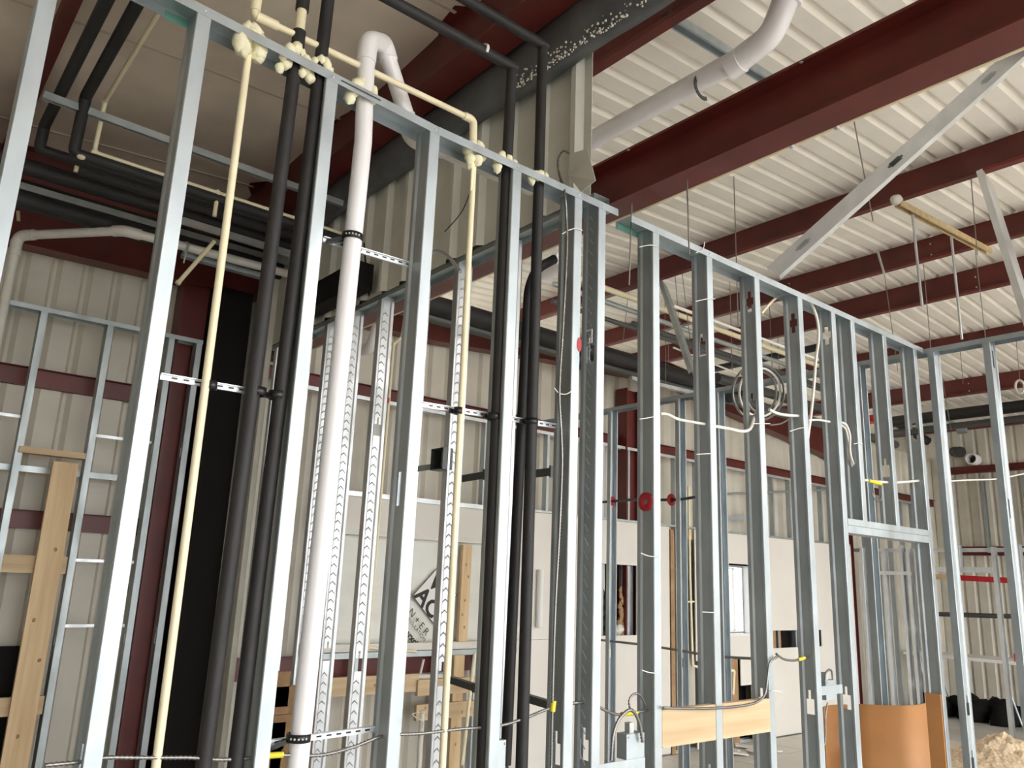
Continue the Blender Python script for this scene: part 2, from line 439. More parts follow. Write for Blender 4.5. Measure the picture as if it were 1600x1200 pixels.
# grey flashing over the head of the siding
fl = thing('head_flashing', 'dark grey metal flashing crusted with foam crumbs above the cut siding', 'flashing', (2.2, 3.6, 4.15))
mb = MB()
prof = [(2.24, 4.14), (2.17, 4.16), (2.15, 4.30), (2.18, 4.44), (2.26, 4.47), (2.27, 4.45), (2.20, 4.42), (2.175, 4.30), (2.19, 4.18), (2.245, 4.16)]
n = len(prof); Y0, Y1 = -2.5, 6.2; S = 60; vs = []
for i in range(S+1):
    y = Y0+(Y1-Y0)*i/S; dz = .035*(y-3)/3-.02
    for x, z in prof: vs.append((x+.012*noise.noise(V((y*2.1, z*3, 1))), y, z+dz+.012*noise.noise(V((y*3, x*3, 5)))))
mb.add(vs, [(i*n+j, i*n+(j+1) % n, (i+1)*n+(j+1) % n, (i+1)*n+j) for i in range(S) for j in range(n)], True)
mb.build('flashing_sheet', 'flash', fl)
mb = MB(); rnd = random.Random(3)
for k in range(230):
    y = 1.75+rnd.random()**.8*1.0; h = rnd.random()**2*.10
    mb.blob((2.155+.02*rnd.random(), y, 4.12+.035*(y-3)/3+h*.8), .0025+.004*rnd.random(), amp=.3, seed=k, n=5, m=3)
o = mb.build('foam_crumbs', 'crumb', fl); o['kind'] = 'stuff'

# ================================================================== STEEL OF THE BUILDING
def girder_extras(o, x, z, ys):
    for y in ys:
        b = MB()
        for s in (-1, 1): b.blob((x+.045*s, y, z-.004), .013, (1, 1, .7), 0, 0, 8, 4)
        b.build('bolt', 'red', o)
g = thing('steel_girder', 'big dark red I beam crossing above the right end of the pipe wall', 'beam', (2.48, 2, 3.44))
ibeam_mb((2.48, -8, 3.44), (2.48, 6.2, 3.44), .14, .235).build('i_section', 'red', g)
for x, y in ((2.44, 1.35), (2.45, .5), (2.44, 2.2)):
    screw_mb((x-.03, y, 3.664), (0, 0, -1), .008).build('bolt_head', 'galv_bright', g)
g = thing('steel_girder', 'dark red I beam in shadow above the grey flashing', 'beam', (2.06, 2, 4.34))
ibeam_mb((2.06, -8, 4.34), (2.06, 6.2, 4.34), .18, .36).build('i_section', 'red', g)

PUR = [(2.86, 'red roof purlin above the white drain pipe and behind the big beam'),
       (4.40, 'red roof purlin hidden close behind the big red beam'),
       (5.95, 'first red purlin below the big beam, behind the long steel brace'),
       (7.53, 'second red purlin below the big beam, under the tan strut channel'),
       (8.56, 'third red purlin below the big beam, next to the ridge'),
       (10.37, 'fourth red purlin below the big beam, just over the corner plate'),
       (12.16, 'fifth red purlin below the big beam, over the black duct')]
PB = {2.86: 2.815, 4.40: 2.89, 5.95: 2.99, 7.53: 3.09, 8.56: 3.04, 10.37: 2.99, 12.16: 2.82}
for x, lb in PUR:
    zb = PB[x]+H; p = thing('roof_purlin', lb, 'purlin', (x, 0, zb), 'red roof purlins')
    hh = roof_z(x)-zb-.003
    zpurlin_mb((x, -8.1, zb), (x, 8.3, zb), hh).build('z_section', 'red', p)
    for y in (6.0, 4.5, 3.0, 1.2):
        for z in (.06, .17): screw_mb((x-.006, y, zb+z), (-1, 0, 0), .009).build('bolt_head', 'galv_bright', p)
p = thing('roof_purlin', 'dark red purlin at the far left beside two black pipes', 'purlin', (.44, 0, 4.38), 'red roof purlins')
zpurlin_mb((.44, -8.1, 4.38), (.44, 6.15, 4.38), .26).build('z_section', 'red', p)
p = thing('eave_strut', 'red eave strut along the top of the far right siding', 'beam', (14.7, 0, 4.58))
zpurlin_mb((14.7, -8.1, 4.58), (14.7, 8.3, 4.58), .3, .09).build('z_section', 'red', p)

# end frame rafter along the back wall with a deepening haunch on the right
rf = thing('end_rafter', 'dark red rafter with deep haunch along the top of the back siding', 'beam', (5, 6.14, 3.9))
bot = [(a, b) for a, b, _ in RAFTER[:-1]]
mb = MB(); n = len(bot)
top = [(a, b+c) for a, b, c in RAFTER[:-1]]
vs = [(x, y, z) for y in (6.135, 6.145) for L in (bot, top) for x, z in L]
mb.add(vs, [(i, i+1, n+i+1, n+i) for i in range(n-1)]+[(2*n+i, 3*n+i, 3*n+i+1, 2*n+i+1) for i in range(n-1)])
mb.build('web_plate', 'red', rf)
for nm, L, o in (('bottom_flange', bot, 0), ('top_flange', top, 0)):
    mb = MB()
    for a, b in zip(L, L[1:]): mb.bar((a[0], 6.14, a[1]), (b[0], 6.14, b[1]), .15, .012)
    mb.build(nm, 'red', rf)
def column(x, w, label):
    c = thing('steel_column', label, 'column', (x, 6.1, 0), 'red steel columns')
    ibeam_mb((x-.10, 6.135, 0), (x-.10, 6.135, 3.95), .17, w, up=V((1, 0, 0))).build('i_section', 'red', c)
    mb = MB().box(x-.14, x+.16, 6.05, 6.22, 0.001, .015); mb.build('base_plate', 'red', c)
column(1.78, .24, 'dark red steel column in the left corner behind the cream pipe')
column(6.72, .24, 'red steel column in the middle of the back wall above the drywall')

o = MB().box(1.90, 2.20, 6.0, 6.2, .002, 3.9).box(1.93, 2.17, 5.97, 6.0, .002, 3.85).build('corner_shade', 'tarp_and_shade'); tag(o, 'black block for the deep shade between the left steel column and the old siding', 'post')  # black solid put in for the deep shadow of this corner
column(at_y(1323, 780, 6.1).x-.12, .24, 'dark red steel column seen beside the header stud of the door wall')
def girt(p, q, h, label, dirn):
    o = thing('wall_girt', label, 'girt', (V(p)+V(q))/2, 'red wall girts')
    zpurlin_mb(p, q, h, .05, s=dirn).build('z_section', 'red', o)
girt((2.4, 6.20, 3.29), (14.7, 6.20, 3.29), .11, 'red girt along the back siding above the white drywall', 1)
girt((-4.2, 6.20, 2.93), (1.66, 6.20, 2.93), .12, 'dark red girt on the left siding behind the upper studs', 1)
girt((-4.2, 6.20, 1.98), (1.66, 6.20, 1.98), .12, 'lower dark red girt on the left siding behind the pine board', 1)
girt((2.4, 6.20, .95), (5.5, 6.20, .95), .17, 'dark red girt low on the back siding under the housewrap panel', 1)
girt((14.80, 6.1, 3.84), (14.80, -8, 3.84), .13, 'upper red girt on the far right siding under the open pipe sleeves', -1)
girt((14.80, 6.1, 2.46), (14.80, -8, 2.46), .15, 'lower red girt on the far right siding above the door frame', -1)

# ================================================================== STUD FRAMES
# ---- pipe wall: plane y = 2.2, webs face -x, flanges face the viewer
UX, WY = (-1, 0, 0), (0, 1, 0)
f1 = thing('stud_partition', 'tall galvanized stud partition carrying the black, white and cream pipes', 'stud wall', (1.1, 2.246, 0), 'stud partitions')
def ztop1(x): return 3.353+max(0, (1.41-x))*.055
def vstud(par, x, z0, z1, y=2.2, holes=(), m='galv', dim=False, lean=(0, 0)):
    """stud whose near flange ends at x on its right; the web faces the camera side (-x)"""
    return stud(par, (x-FL, y), z0, z1, (1, 0, 0), WY, m=m, holes=holes, dimples=dim, lean=lean)
track_mb((-1.0, 2.199, ztop1(-1.0)), (1.41, 2.199, 3.353), WY).build('top_track', 'galv', f1, solidify=SOL)
track_mb((1.405, 2.1985, 3.354), (2.345, 2.1985, 3.351), WY).build('top_track', 'galv', f1, solidify=SOL)
track_mb((-1.0, 2.199, 0.001), (2.345, 2.199, 0.001), WY, up=False).build('bottom_track', 'galv', f1, solidify=SOL)
S1 = [(-.235, ()), (.19, ()), (.579, ((1.30, 'slot'), (.45, 'key'))), (1.00, ((.75, 'key'),)), (1.409, ((2.05, 'slot'), (.82, 'key'))), (1.796, ((1.0, 'key'),)),
      (2.128, ((1.2, 'key'),)), (2.268, ((2.70, 'key'), (1.2, 'key')))]
for x, h in S1:
    s = vstud(f1, x, .005, ztop1(x)-.004, holes=h, dim=False)
    screw_mb((x-.02, 2.1965, ztop1(x)-.016), (0, -1, 0)).build('screw', 'galv_bright', s)
# embossed lines on the last web
mb = MB()
for k in range(60):
    z = .2+k*.052
    mb.bar((2.2260, 2.232, z), (2.2260, 2.254, z+.03), .002, .004)
o = mb.build('embossed_marks', 'galv_bright', f1); o['kind'] = 'stuff'
MB().bar((1.01, 2.196, 3.36), (1.16, 2.196, 3.352), .001, .004).build('track_splice', 'darksteel', f1)
MB().box(.47, .60, 2.2915, 2.2925, 3.366, 3.395).build('paint_mark', 'green', f1, 'green paint mark on the track')

# ---- door wall on the right, same plane
f2 = thing('stud_partition', 'galvanized stud partition with door opening and white cables right of the big beam', 'stud wall', (3.9, 2.246, 0), 'stud partitions')
track_mb((2.43, 2.199, 3.352), (5.25, 2.199, 3.350), WY).build('top_track', 'galv', f2, solidify=SOL)
track_mb((2.43, 2.199, .001), (4.10, 2.199, .001), WY, up=False).build('bottom_track', 'galv', f2, solidify=SOL)
S2 = [(2.614, 0, ((.55, 'key'),)), (3.005, 0, ((2.88, 'key'), (1.0, 'key'))), (3.398, 0, ((3.20, 'cross'), (2.66, 'key'), (1.28, 'key'))), (3.80, 0, ((3.18, 'cross'), (1.25, 'key'))),
      (4.145, 0, ((3.19, 'cross'), (1.25, 'key'))), (4.36, 2.13, ()), (4.745, 2.13, ((2.50, 'key'),)), (5.155, 0, ((2.78, 'cross'), (1.12, 'key')))]
for x, z0, h in S2:
    s = vstud(f2, x, z0+.005, 3.347, holes=h, m='galv')
    screw_mb((x-.02, 2.1965, 3.337), (0, -1, 0)).build('screw', 'galv_bright', s)
MB().box(2.44, 2.57, 2.2915, 2.2925, 3.322, 3.349).build('paint_mark', 'green', f2, 'green paint mark on the track')
hd = track_mb((4.145, 2.198, 2.130), (5.16, 2.198, 2.130), WY, up=False, fl=.034).build('header_track', 'galv', f2, solidify=SOL)
MB().box(4.145, 5.16, 2.199, 2.29, 2.088, 2.128).build('header_lip', 'galv', f2)
for x in (4.13, 4.36, 4.745): screw_mb((x-.02, 2.196, 2.145), (0, -1, 0)).build('screw', 'galv_bright', hd)
MB().box(3.415, 3.44, 2.195, 2.2, 3.2, 3.22)
# stub of folded sheet at the foot of the first stud
# ---- partition running back from the end of the pipe wall: plane x = 2.30
f3 = thing('stud_partition', 'galvanized stud partition with dimpled studs running back under the cut siding', 'stud wall', (2.35, 4.1, 0), 'stud partitions')
WX = (1, 0, 0)
track_mb((2.299, 2.30, 3.452), (2.299, 5.86, 3.440), WX).build('top_track', 'galv_old', f3, solidify=SOL)
track_mb((2.299, 2.40, .001), (2.299, 5.86, .001), WX, up=False).build('bottom_track', 'galv_old', f3, solidify=SOL)
for k, y in enumerate([2.90, 3.315, 3.72, 4.12, 4.50, 4.83, 5.24, 5.66]):
    # web towards the viewer's right, so the flange shows wide with the dark inside beyond it
    h = ((2.62 if k == 3 else 1.32, 'key'), (1.30+.04*(k % 3), 'key') if k == 3 else (.62, 'key'))
    stud(f3, (2.30, y-.0), .005, 3.44, (0, 1, 0), WX, m='galv_bright', holes=h, dimples=True)
mb = MB()
for k in range(13): mb.box(2.292, 2.33, 2.5+k*.24, 2.55+k*.24, 3.452, 3.475)
for o in [mb.build('closure_strip', 'plastic_black', f3)]: o['kind'] = 'stuff'

# ---- partition on x = 5.28: behind the door wall, and in front of it on the right
f4 = thing('stud_partition', 'galvanized stud partition standing behind the door wall near the back drywall', 'stud wall', (5.33, 4.2, 0), 'stud partitions')
track_mb((5.279, 2.36, 3.35), (5.279, 5.98, 3.35), WX).build('top_track', 'galv', f4, solidify=SOL)
track_mb((5.279, 2.36, .001), (5.279, 5.98, .001), WX, up=False).build('bottom_track', 'galv', f4, solidify=SOL)
for p, q in ((947, 900), (1057, 900), (1113, 900), (1121, 900), (1337, 620)):
    y = at_x(p, q, 5.28).y
    stud(f4, (5.28, y), .005, 3.345, (0, -1, 0), WX, m='galv', holes=((1.2, 'key'),))
f5 = thing('stud_partition', 'galvanized stud partition coming forward from the corner at the far right', 'stud wall', (5.33, 1.3, 0), 'stud partitions')
track_mb((5.279, 2.30, 3.352), (5.279, -.6, 3.352), WX).build('top_track', 'galv', f5, solidify=SOL)
track_mb((5.279, 2.30, .001), (5.279, -.6, .001), WX, up=False).build('bottom_track', 'galv', f5, solidify=SOL)
for y, hh in ((at_x(1476, 740, 5.28).y, ((1.15, 'key'), (.85, 'key'))), (at_x(1549, 560, 5.28).y, ((3.22, 'slot'), (2.30, 'slot'))), (1.29, ())):
    stud(f5, (5.28, y), .005, 3.347, (0, 1, 0), WX, m='galv', holes=hh)
# ---- left back partition: plane y = 6.0
f6 = thing('stud_partition', 'short dull stud partition against the left siding with pine blocking', 'stud wall', (.8, 6.05, 0), 'stud partitions')
track_mb((-1.2, 5.999, 3.44), (1.86, 5.999, 3.44), WY).build('top_track', 'galv_old', f6, solidify=SOL)
track_mb((-1.2, 5.999, .001), (1.86, 5.999, .001), WY, up=False).build('bottom_track', 'galv_old', f6, solidify=SOL)
for x in (-.41, 0, .40, .82, 1.235, 1.655, 1.855):
    stud(f6, (x-FL, 6.0), .005, 3.436, (1, 0, 0), WY, m='galv_old', holes=((2.6, 'key'), (1.3, 'key')))
for x0, x1, zp in ((.41, .78, 2.68), (1.24, 1.61, 2.62), (1.24, 1.61, 1.78), (1.24, 1.61, 1.36)):
    MB().box(x0, x1, 6.045, 6.052, zp, zp+.02).build('bridging_bar', 'galv_bright', f6)
MB().box(-.4, 1.62, 6.088, 6.10, 2.34, 2.38).build('bridging_bar', 'galv_old', f6)
# ---- low door wall at the far right: plane x = 11.5
f7 = thing('stud_partition', 'low pale stud partition with punched studs and door opening by the far right siding', 'stud wall', (11.55, 4.9, 0), 'stud partitions')
zt = 2.45
ysf = [at_x(p, 1000, 11.5).y for p in (1330, 1352, 1384, 1412, 1424, 1433, 1517, 1562, 1585)]
for i, p in enumerate((1327, 1345, 1380, 1407, 1418, 1430, 1497, 1552, 1574, 1592)):
    y = at_x(p, 900, 11.5).y; z0 = 2.16 if p == 1497 else .005
    stud(f7, (11.5, y), z0, zt-.03*(i % 3), (0, -1, 0), WX, m='galv_bright', holes=((1.35, 'key'), (.62, 'key')) if z0 < 1 else (), dimples=p in (1418, 1497, 1552, 1574))
ya, yb = at_x(1430, 900, 11.5).y, at_x(1552, 900, 11.5).y
MB().box(11.495, 11.55, min(ya, yb), max(ya, yb), 2.09, 2.16).build('header_track', 'galv_bright', f7)
track_mb((11.499, 6.1, .001), (11.499, ya-.02, .001), WX, up=False).build('bottom_track', 'galv_bright', f7, solidify=SOL)
track_mb((11.499, yb, .001), (11.499, 3.2, .001), WX, up=False).build('bottom_track', 'galv_bright', f7, solidify=SOL)
MB().box(11.49, 11.52, at_x(1372, 900, 11.5).y, at_x(1425, 900, 11.5).y, 2.04, 2.09).build('blocking', 'galv_bright', f7)
MB().box(11.60, 11.63, 3.4, 6.1, 2.36, 2.41).build('rear_rail', 'galv_bright', f7)
MB().box(11.485, 11.497, at_x(1586, 1010, 11.49).y-.02, at_x(1586, 1010, 11.49).y+.025, 1.02, 1.12).build('marker', 'redtag', f7, 'red plastic marker')
# ---- studs hanging above the girt on the right siding
for p in (1335, 1388, 1428, 1528, 1592):
    y = at_x(p, 740, 14.6).y
    o = stud_mb((14.665, y), 2.50, 3.78, (0, -1, 0), WX, holes=((2.58, 'slot'),)).build('stud', 'galv_old', solidify=SOL)
    tag(o, {1335: 'leftmost cut stud between the two red girts of the right siding', 1388: 'cut stud between the girts seen just right of the header cripple stud', 1428: 'cut stud between the girts beside the last door wall stud', 1528: 'cut stud between the girts below the open white pipe sleeve', 1592: 'rightmost cut stud between the girts at the right edge'}[p], 'stud', 'cut studs on the right siding')
# ---- furring frame behind the drywall along the back
f8 = thing('stud_partition', 'low furring frame of thin studs behind the drywall along the back siding', 'stud wall', (6.6, 6.1, 0), 'stud partitions')
track_mb((2.45, 6.069, 3.27), (14.2, 6.069, 3.27), WY, depth=.066).build('top_track', 'galv_bright', f8, solidify=SOL)
track_mb((2.45, 6.069, .001), (14.2, 6.069, .001), WY, up=False, depth=.066).build('bottom_track', 'galv_bright', f8, solidify=SOL)
x = 2.6
while x < 14.1:
    if not (WX0-.05 < x < WX1+.05):
        mb = MB(); pr = [(.03, .01), (.03, 0), (0, 0), (0, .064), (.03, .064)]
        mb.add([(x+u, 6.07+w, z) for z in (.003, 3.265) for u, w in pr], [(i, i+1, i+6, i+5) for i in range(4)])
        mb.build('stud', 'galv', f8, solidify=SOL)
    x += .4064

# ================================================================== BACK WALL LINING
wd = struct(bpy.data.objects.new('wall_drywall', None)); COL.objects.link(wd); wd.location = (7, 6.03, 0)
def panel(x0, x1, z0, z1, y=6.03, m='drywall', nm='drywall_panel', t=.0127): return MB().box(x0, x1, y, y+t, z0, z1).build(nm, m, wd)
def X6(p, q=0): return at_y(p, q or 900, 6.03).x
# sheet edges: opening at 935..995, gap with timber at 1047..1088, window, low openings
oL, oR = at_y(928, 940, 6.03).x, at_y(995, 940, 6.03).x; oT, oB = at_y(965, 882, 6.03).z, at_y(965, 993, 6.03).z
gL, gR = at_y(1046, 900, 6.03).x, at_y(1086, 900, 6.03).x
DT = 2.43
panel(5.05, oL, 0.02, 1.22); panel(5.05, oL, 1.223, DT)
panel(oL, oR, oT, DT); panel(oL, oR, .02, oB)
panel(oR, gL, .02, DT)
h1L, h1R = at_y(1134, 1060, 6.03).x, at_y(1158, 1060, 6.03).x
zA, zB, zC = at_y(1145, 1030, 6.03).z, at_y(1150, 1072, 6.03).z, at_y(1165, 1097, 6.03).z
h1R2 = at_y(1175, 1080, 6.03).x
panel(gR, WX0, zA, DT); 
panel(WX0, WX1, WZ1, DT); panel(WX0, WX1, zA, WZ0)
a2, b2 = at_y(1208, 1000, 6.03).x, at_y(1284, 1000, 6.03).x; zt2, zb2 = at_y(1230, 985, 6.03).z, at_y(1230, 1012, 6.03).z
panel(h1R2, a2, .02, zA); panel(h1R, h1R2, zB, zA)
panel(WX1, a2, zA, DT); panel(a2, b2, zt2, DT); panel(a2, b2, .02, zb2); panel(b2, 11.4, .02, DT)
panel(gR, h1L, .02, .22)
# upper painted band and housewrap panel on the left of the drywall
panel(3.0, 5.05, 2.13, 2.40, 6.035, 'drywall', 'upper_panel')
MB().box(3.0, 5.06, 6.00, 6.06, 2.40, 2.44).build('angle_trim', 'galv_bright', wd)
MB().box(3.0, 5.06, 6.01, 6.06, 2.085, 2.13).build('angle_trim', 'pvc_dirty', wd)
MB().box(5.05, 11.35, 6.00, 6.06, DT+.001, DT+.022).build('angle_trim', 'galv_old', wd)

# window in the drywall wall
w1 = struct(bpy.data.objects.new('window_1', None)); COL.objects.link(w1); w1.location = ((WX0+WX1)/2, 6.2, WZ0)
for nm, a in (('reveal_head', (WX0-.02, WX1+.02, 6.03, 6.30, WZ1, WZ1+.02)), ('reveal_sill', (WX0-.02, WX1+.02, 6.025, 6.30, WZ0-.02, WZ0)),
              ('reveal_side', (WX0-.02, WX0, 6.03, 6.30, WZ0, WZ1)), ('reveal_side', (WX1, WX1+.02, 6.03, 6.30, WZ0, WZ1))):
    MB().box(*a).build(nm, 'winframe', w1)
def sash(x0, x1, y, z0, z1, t=.028):
    mb = MB()
    for a in ((x0, x1, y, y+.03, z0, z0+t), (x0, x1, y, y+.03, z1-t, z1), (x0, x0+t, y, y+.03, z0, z1), (x1-t, x1, y, y+.03, z0, z1)): mb.box(*a)
    return mb
sash(WX0, WX1, 6.21, WZ0, WZ1, .016).build('window_frame', 'galv_old', w1)
s = sash(WX0+.02, WX1-.16, 6.225, WZ0+.02, WZ1-.02, .022).build('window_sash', 'winframe', w1)
MB().box(WX0+.03, WX1-.17, 6.238, 6.242, WZ0+.03, WZ1-.03).build('glass_pane', 'glass', s)
MB().box(WX1-.15, WX1-.03, 6.238, 6.242, WZ0+.03, WZ1-.03).build('glass_pane', 'glass', w1)

# ---- housewrap panel with printed block
PX0, PX1, PZ0, PZ1 = 3.0, 4.98, 1.22, 2.09
hw = thing('housewrap_panel', 'wrinkled translucent white housewrap sheet with a tilted black printed block', 'sheet', ((PX0+PX1)/2, 6.05, PZ0))
mb = MB(); nx, nz = 44, 22; vs = []
for i in range(nx+1):
    for j in range(nz+1):
        x = PX0+(PX1-PX0)*i/nx; z = PZ0+(PZ1-PZ0)*j/nz
        y = 6.055+.012*noise.noise(V((x*3, z*9, 2)))+.008*sin(x*15)
        vs.append((x, y, z))
mb.add(vs, [(i*(nz+1)+j, (i+1)*(nz+1)+j, (i+1)*(nz+1)+j+1, i*(nz+1)+j+1) for i in range(nx) for j in range(nz)], True)
mb.build('sheet', 'foil', hw, solidify=.001)
MB().box(PX0, PX1+.08, 6.0, 6.06, PZ0-.06, PZ0).build('sill_angle', 'pvc_dirty', hw)
MB().box(PX0, PX1+.08, 5.985, 6.06, PZ0-.11, PZ0-.065).build('sill_angle', 'galv_old', hw)
# printed block: rotated board on the sheet plane; letters run up to the right
yP = 6.022
def P2(px, py): q = at_y(px, py, yP); return V((q.x, q.z))
cA = P2(683, 887); cB = P2(645, 932); cC = P2(678, 976)
du = (cC-cB).normalized()                       # reading direction, slanting down to the right
dv = V((-du.y, du.x))                           # up, across the lines
def P3(o, a, b, y=yP): q = o+du*a+dv*b; return V((q.x, y, q.y))
L1 = .33; Hh = (cB-cA).dot(-dv)
mb = MB(); th = .004
def quad(o, a0, a1, b0, b1, y): return [P3(o, a0, b0, y), P3(o, a1, b0, y), P3(o, a1, b1, y), P3(o, a0, b1, y)]
def slab(o, a0, a1, b0, b1, y, t):
    q = quad(o, a0, a1, b0, b1, y)+quad(o, a0, a1, b0, b1, y+t)
    return MB().add(q, [(0, 1, 2, 3), (7, 6, 5, 4), (0, 4, 5, 1), (1, 5, 6, 2), (2, 6, 7, 3), (3, 7, 4, 0)])
slab(cA, 0, L1, -Hh, 0, yP, .004).build('print_panel', 'paper', hw)
mb = MB()
for a in ((0, L1, -.006, 0), (0, L1, -Hh, -Hh+.006), (0, .006, -Hh, 0), (L1-.006, L1, -Hh, 0)):
    s_ = slab(cA, *a, yP-.001, .001); mb.add(s_.v, s_.f)
mb.build('print_border', 'ink', hw)
def text(body, o, a, b, size, parent, m='ink', bold=0., y=yP-.0015, shear=0, sx=1.):
    c = bpy.data.curves.new('lettering', 'FONT'); c.body = body; c.size = size; c.offset = bold; c.extrude = 0; c.resolution_u = 3; c.shear = shear
    t = bpy.data.objects.new('tmp', c); COL.objects.link(t)
    me = bpy.data.meshes.new_from_object(t.evaluated_get(bpy.context.evaluated_depsgraph_get()))
    bpy.data.objects.remove(t)
    base = wloc(parent)
    for v in me.vertices:
        p = P3(o, a+v.co.x*sx, b+v.co.y, y); v.co = p-base
    me.materials.clear(); me.materials.append(M[m])
    ob = bpy.data.objects.new('lettering', me); COL.objects.link(ob); ob.parent = parent
    return ob
hl = Hh/2
text('VE', cA, .03, -hl*.93, hl*1.16, hw, bold=.006)
text('ACT', cA, .015, -Hh*.965, hl*1.16, hw, bold=.006)
def at_px(body, px, py, size, **k):
    q = P2(px, py)-cA; text(body, cA, q.dot(du), q.dot(dv), size, hw, **k)
at_px('N + E R', 637, 957, .085)
at_px('INSULATION', 636, 968, .045)
at_px('arxcia', 633, 990, .075, bold=.003)

# ---- lumber along the back and left
def board(label, p, q, w, h, up=(0, 0, 1), m='wood', group=None, knots=0):
    if m == 'wood' and abs(V(q).z-V(p).z) > .3: m = 'wood_up'
    o = MB().bar(p, q, w, h, V(up))
    # eased end grain: chamfer ring by two thin end caps
    d = (V(q)-V(p)).normalized()
    o.bar(V(p)-d*.003, V(p), w*.96, h*.96, V(up)); o.bar(V(q), V(q)+d*.003, w*.96, h*.96, V(up))
    b = o.build('lumber_board', m)
    tag(b, label, 'board', group)
    if knots:
        a, c, dd = frame(V(q)-V(p), V(up)); rr = random.Random(knots)
        # knots sit on the broad face that looks into the room
        for k in range(5):
            t = .1+.8*(k+rr.random()*.6)/5; L = (V(q)-V(p)).length
            face = -V((0, 1, 0)) if abs(dd.y) < .5 else V((-1, 0, 0))
            n_, ax = (w/2 if abs(a.dot(face)) > .5 else h/2), (c if abs(a.dot(face)) > .5 else a)
            ctr = V(p)+dd*(L*t)+face*(n_+.0004)+ax*((rr.random()-.5)*(.6*(h if ax is c else w)))
            MB().blob(ctr, .011, (.9, .08, 1.2), .2, k, 8, 4).build('knot', 'wood_old', b)
    return b
pt, pb = at_y(98, 722, 5.985), at_y(27, 1195, 5.985)
vx = at_y(72, 900, 5.985).x
board('wide upright pine board with knots against the left siding', (vx, 5.98, .02), (vx, 5.98, pt.z-.005), .15, .038, (0, 1, 0), knots=3)
zh = at_y(85, 708, 6.0).z
board('short pine cross board capping the upright board on the left', (.80, 6.02, zh), (1.185, 6.02, zh), .09, .04)
for zz, lb in ((at_y(60, 882, 6.03).z, 'upper pine blocking behind the upright board on the left'), (at_y(50, 1102, 6.03).z, 'lower pine blocking behind the upright board on the left')):
    board(lb, (.41, 6.03, zz), (1.185, 6.03, zz), .038, .11)
za = at_y(600, 1069, 5.95).z
board('long pine plank low on the back wall behind the dimpled studs', (2.95, 5.95, za), (3.95, 5.95, za), .038, .14, knots=5)
zb1, zb2 = at_y(690, 1072, 5.93).z, at_y(690, 1106, 5.93).z
board('upper of two pine planks below the housewrap panel', (3.93, 5.92, zb1), (4.62, 5.92, zb1), .038, .125, knots=6)
board('lower of two pine planks below the housewrap panel', (3.93, 5.92, zb2-.02), (4.62, 5.92, zb2-.02), .038, .125, knots=8)
xv = at_y(725, 930, 5.99).x
board('upright pine stud in front of the housewrap panel', (xv, 5.99, 1.225), (xv, 5.99, 2.06), .10, .038, (0, 1, 0), knots=9)
xv2 = at_y(713, 1100, 5.96).x
board('upright pine stud standing on the floor below the housewrap panel', (xv2, 5.965, .002), (xv2, 5.965, 1.11), .11, .038, (0, 1, 0), knots=11)
xg = gL+.06
o = board('upright brown stud in the gap between two drywall sheets', (xg, 6.08, .005), (xg, 6.08, 2.40), .06, .09, (0, 1, 0), m='wood_old')
board('upright light stud edge beside the drywall gap', (gL+.17, 6.11, .005), (gL+.17, 6.11, 2.36), .03, .04, (0, 1, 0), m='wood')
board('short pine block across the top of the drywall gap', (gL+.22, 6.09, 2.36), (gR+.02, 6.09, 2.36), .06, .10)
board('brown stud inside the low drywall opening under the window', (h1L+.22, 6.09, .005), (h1L+.22, 6.09, zA), .12, .07, (0, 1, 0), m='wood_old')
board('dark cut block visible through the slot in the drywall', (a2+.05, 6.09, zb2-.05), (a2+.05, 6.09, zt2+.05), .12, .06, (0, 1, 0), m='wood_old')
board('dark cut block at the right end of the drywall slot', (b2-.10, 6.09, zb2-.05), (b2-.10, 6.09, zt2+.05), .10, .06, (0, 1, 0), m='wood_old')
board('thin copper coloured stud in the drywall slot', (a2+.22, 6.10, zb2-.05), (a2+.22, 6.10, zt2+.05), .07, .04, (0, 1, 0), m='ply')
# black sheets painting in the shade seen through the openings
dl = MB().box(oL-.1, oR+.05, 6.19, 6.2, oB-.2, oT+.2).build('shade_backing', 'tarp_and_shade'); tag(dl, 'black sheet for the shade seen through the square drywall opening', 'sheet')
dl = MB().box(gL-.02, gR+.05, 6.19, 6.2, .0, 2.4).build('shade_backing', 'tarp_and_shade'); tag(dl, 'black sheet for the shade seen through the narrow drywall gap', 'sheet')
dl = MB().box(h1L-.1, h1R2+.1, 6.19, 6.2, 0, zA+.1).build('shade_backing', 'tarp_and_shade'); tag(dl, 'black sheet for the shade behind the low opening under the window', 'sheet')
dl = MB().box(a2-.05, b2+.05, 6.19, 6.2, zb2-.1, zt2+.1).build('shade_backing', 'tarp_and_shade'); tag(dl, 'black sheet for the shade behind the slot in the drywall', 'sheet')
ox = at_y(984, 940, 6.12).x
board('bright metal coloured stud in the square drywall opening', (ox, 6.12, oB-.3), (ox, 6.12, oT+.3), .06, .04, (0, 1, 0), m='galv_bright')
ox = at_y(972, 940, 6.13).x
board('grey stud left of the bright one in the square opening', (ox, 6.13, oB-.3), (ox, 6.13, oT+.3), .06, .04, (0, 1, 0), m='galv_old')
mb = MB()
for k in range(9): mb.blob((at_y(970, 940, 6.1).x+.02*sin(k*2.3), 6.10, oB+.02+.055*k), .05-.003*k, (1, .6, 1.3), .35, k, 7, 5)
o = mb.build('insulation_scrap', 'wood_old'); tag(o, 'brown paper scrap hanging inside the square drywall opening', 'scrap')
o = MB().blob(at_y(966, 984, 6.08), .07, (1.2, .6, .7), .3, 4).build('insulation_scrap', 'pvc_dirty'); tag(o, 'pinkish insulation tuft at the bottom of the square opening', 'scrap')
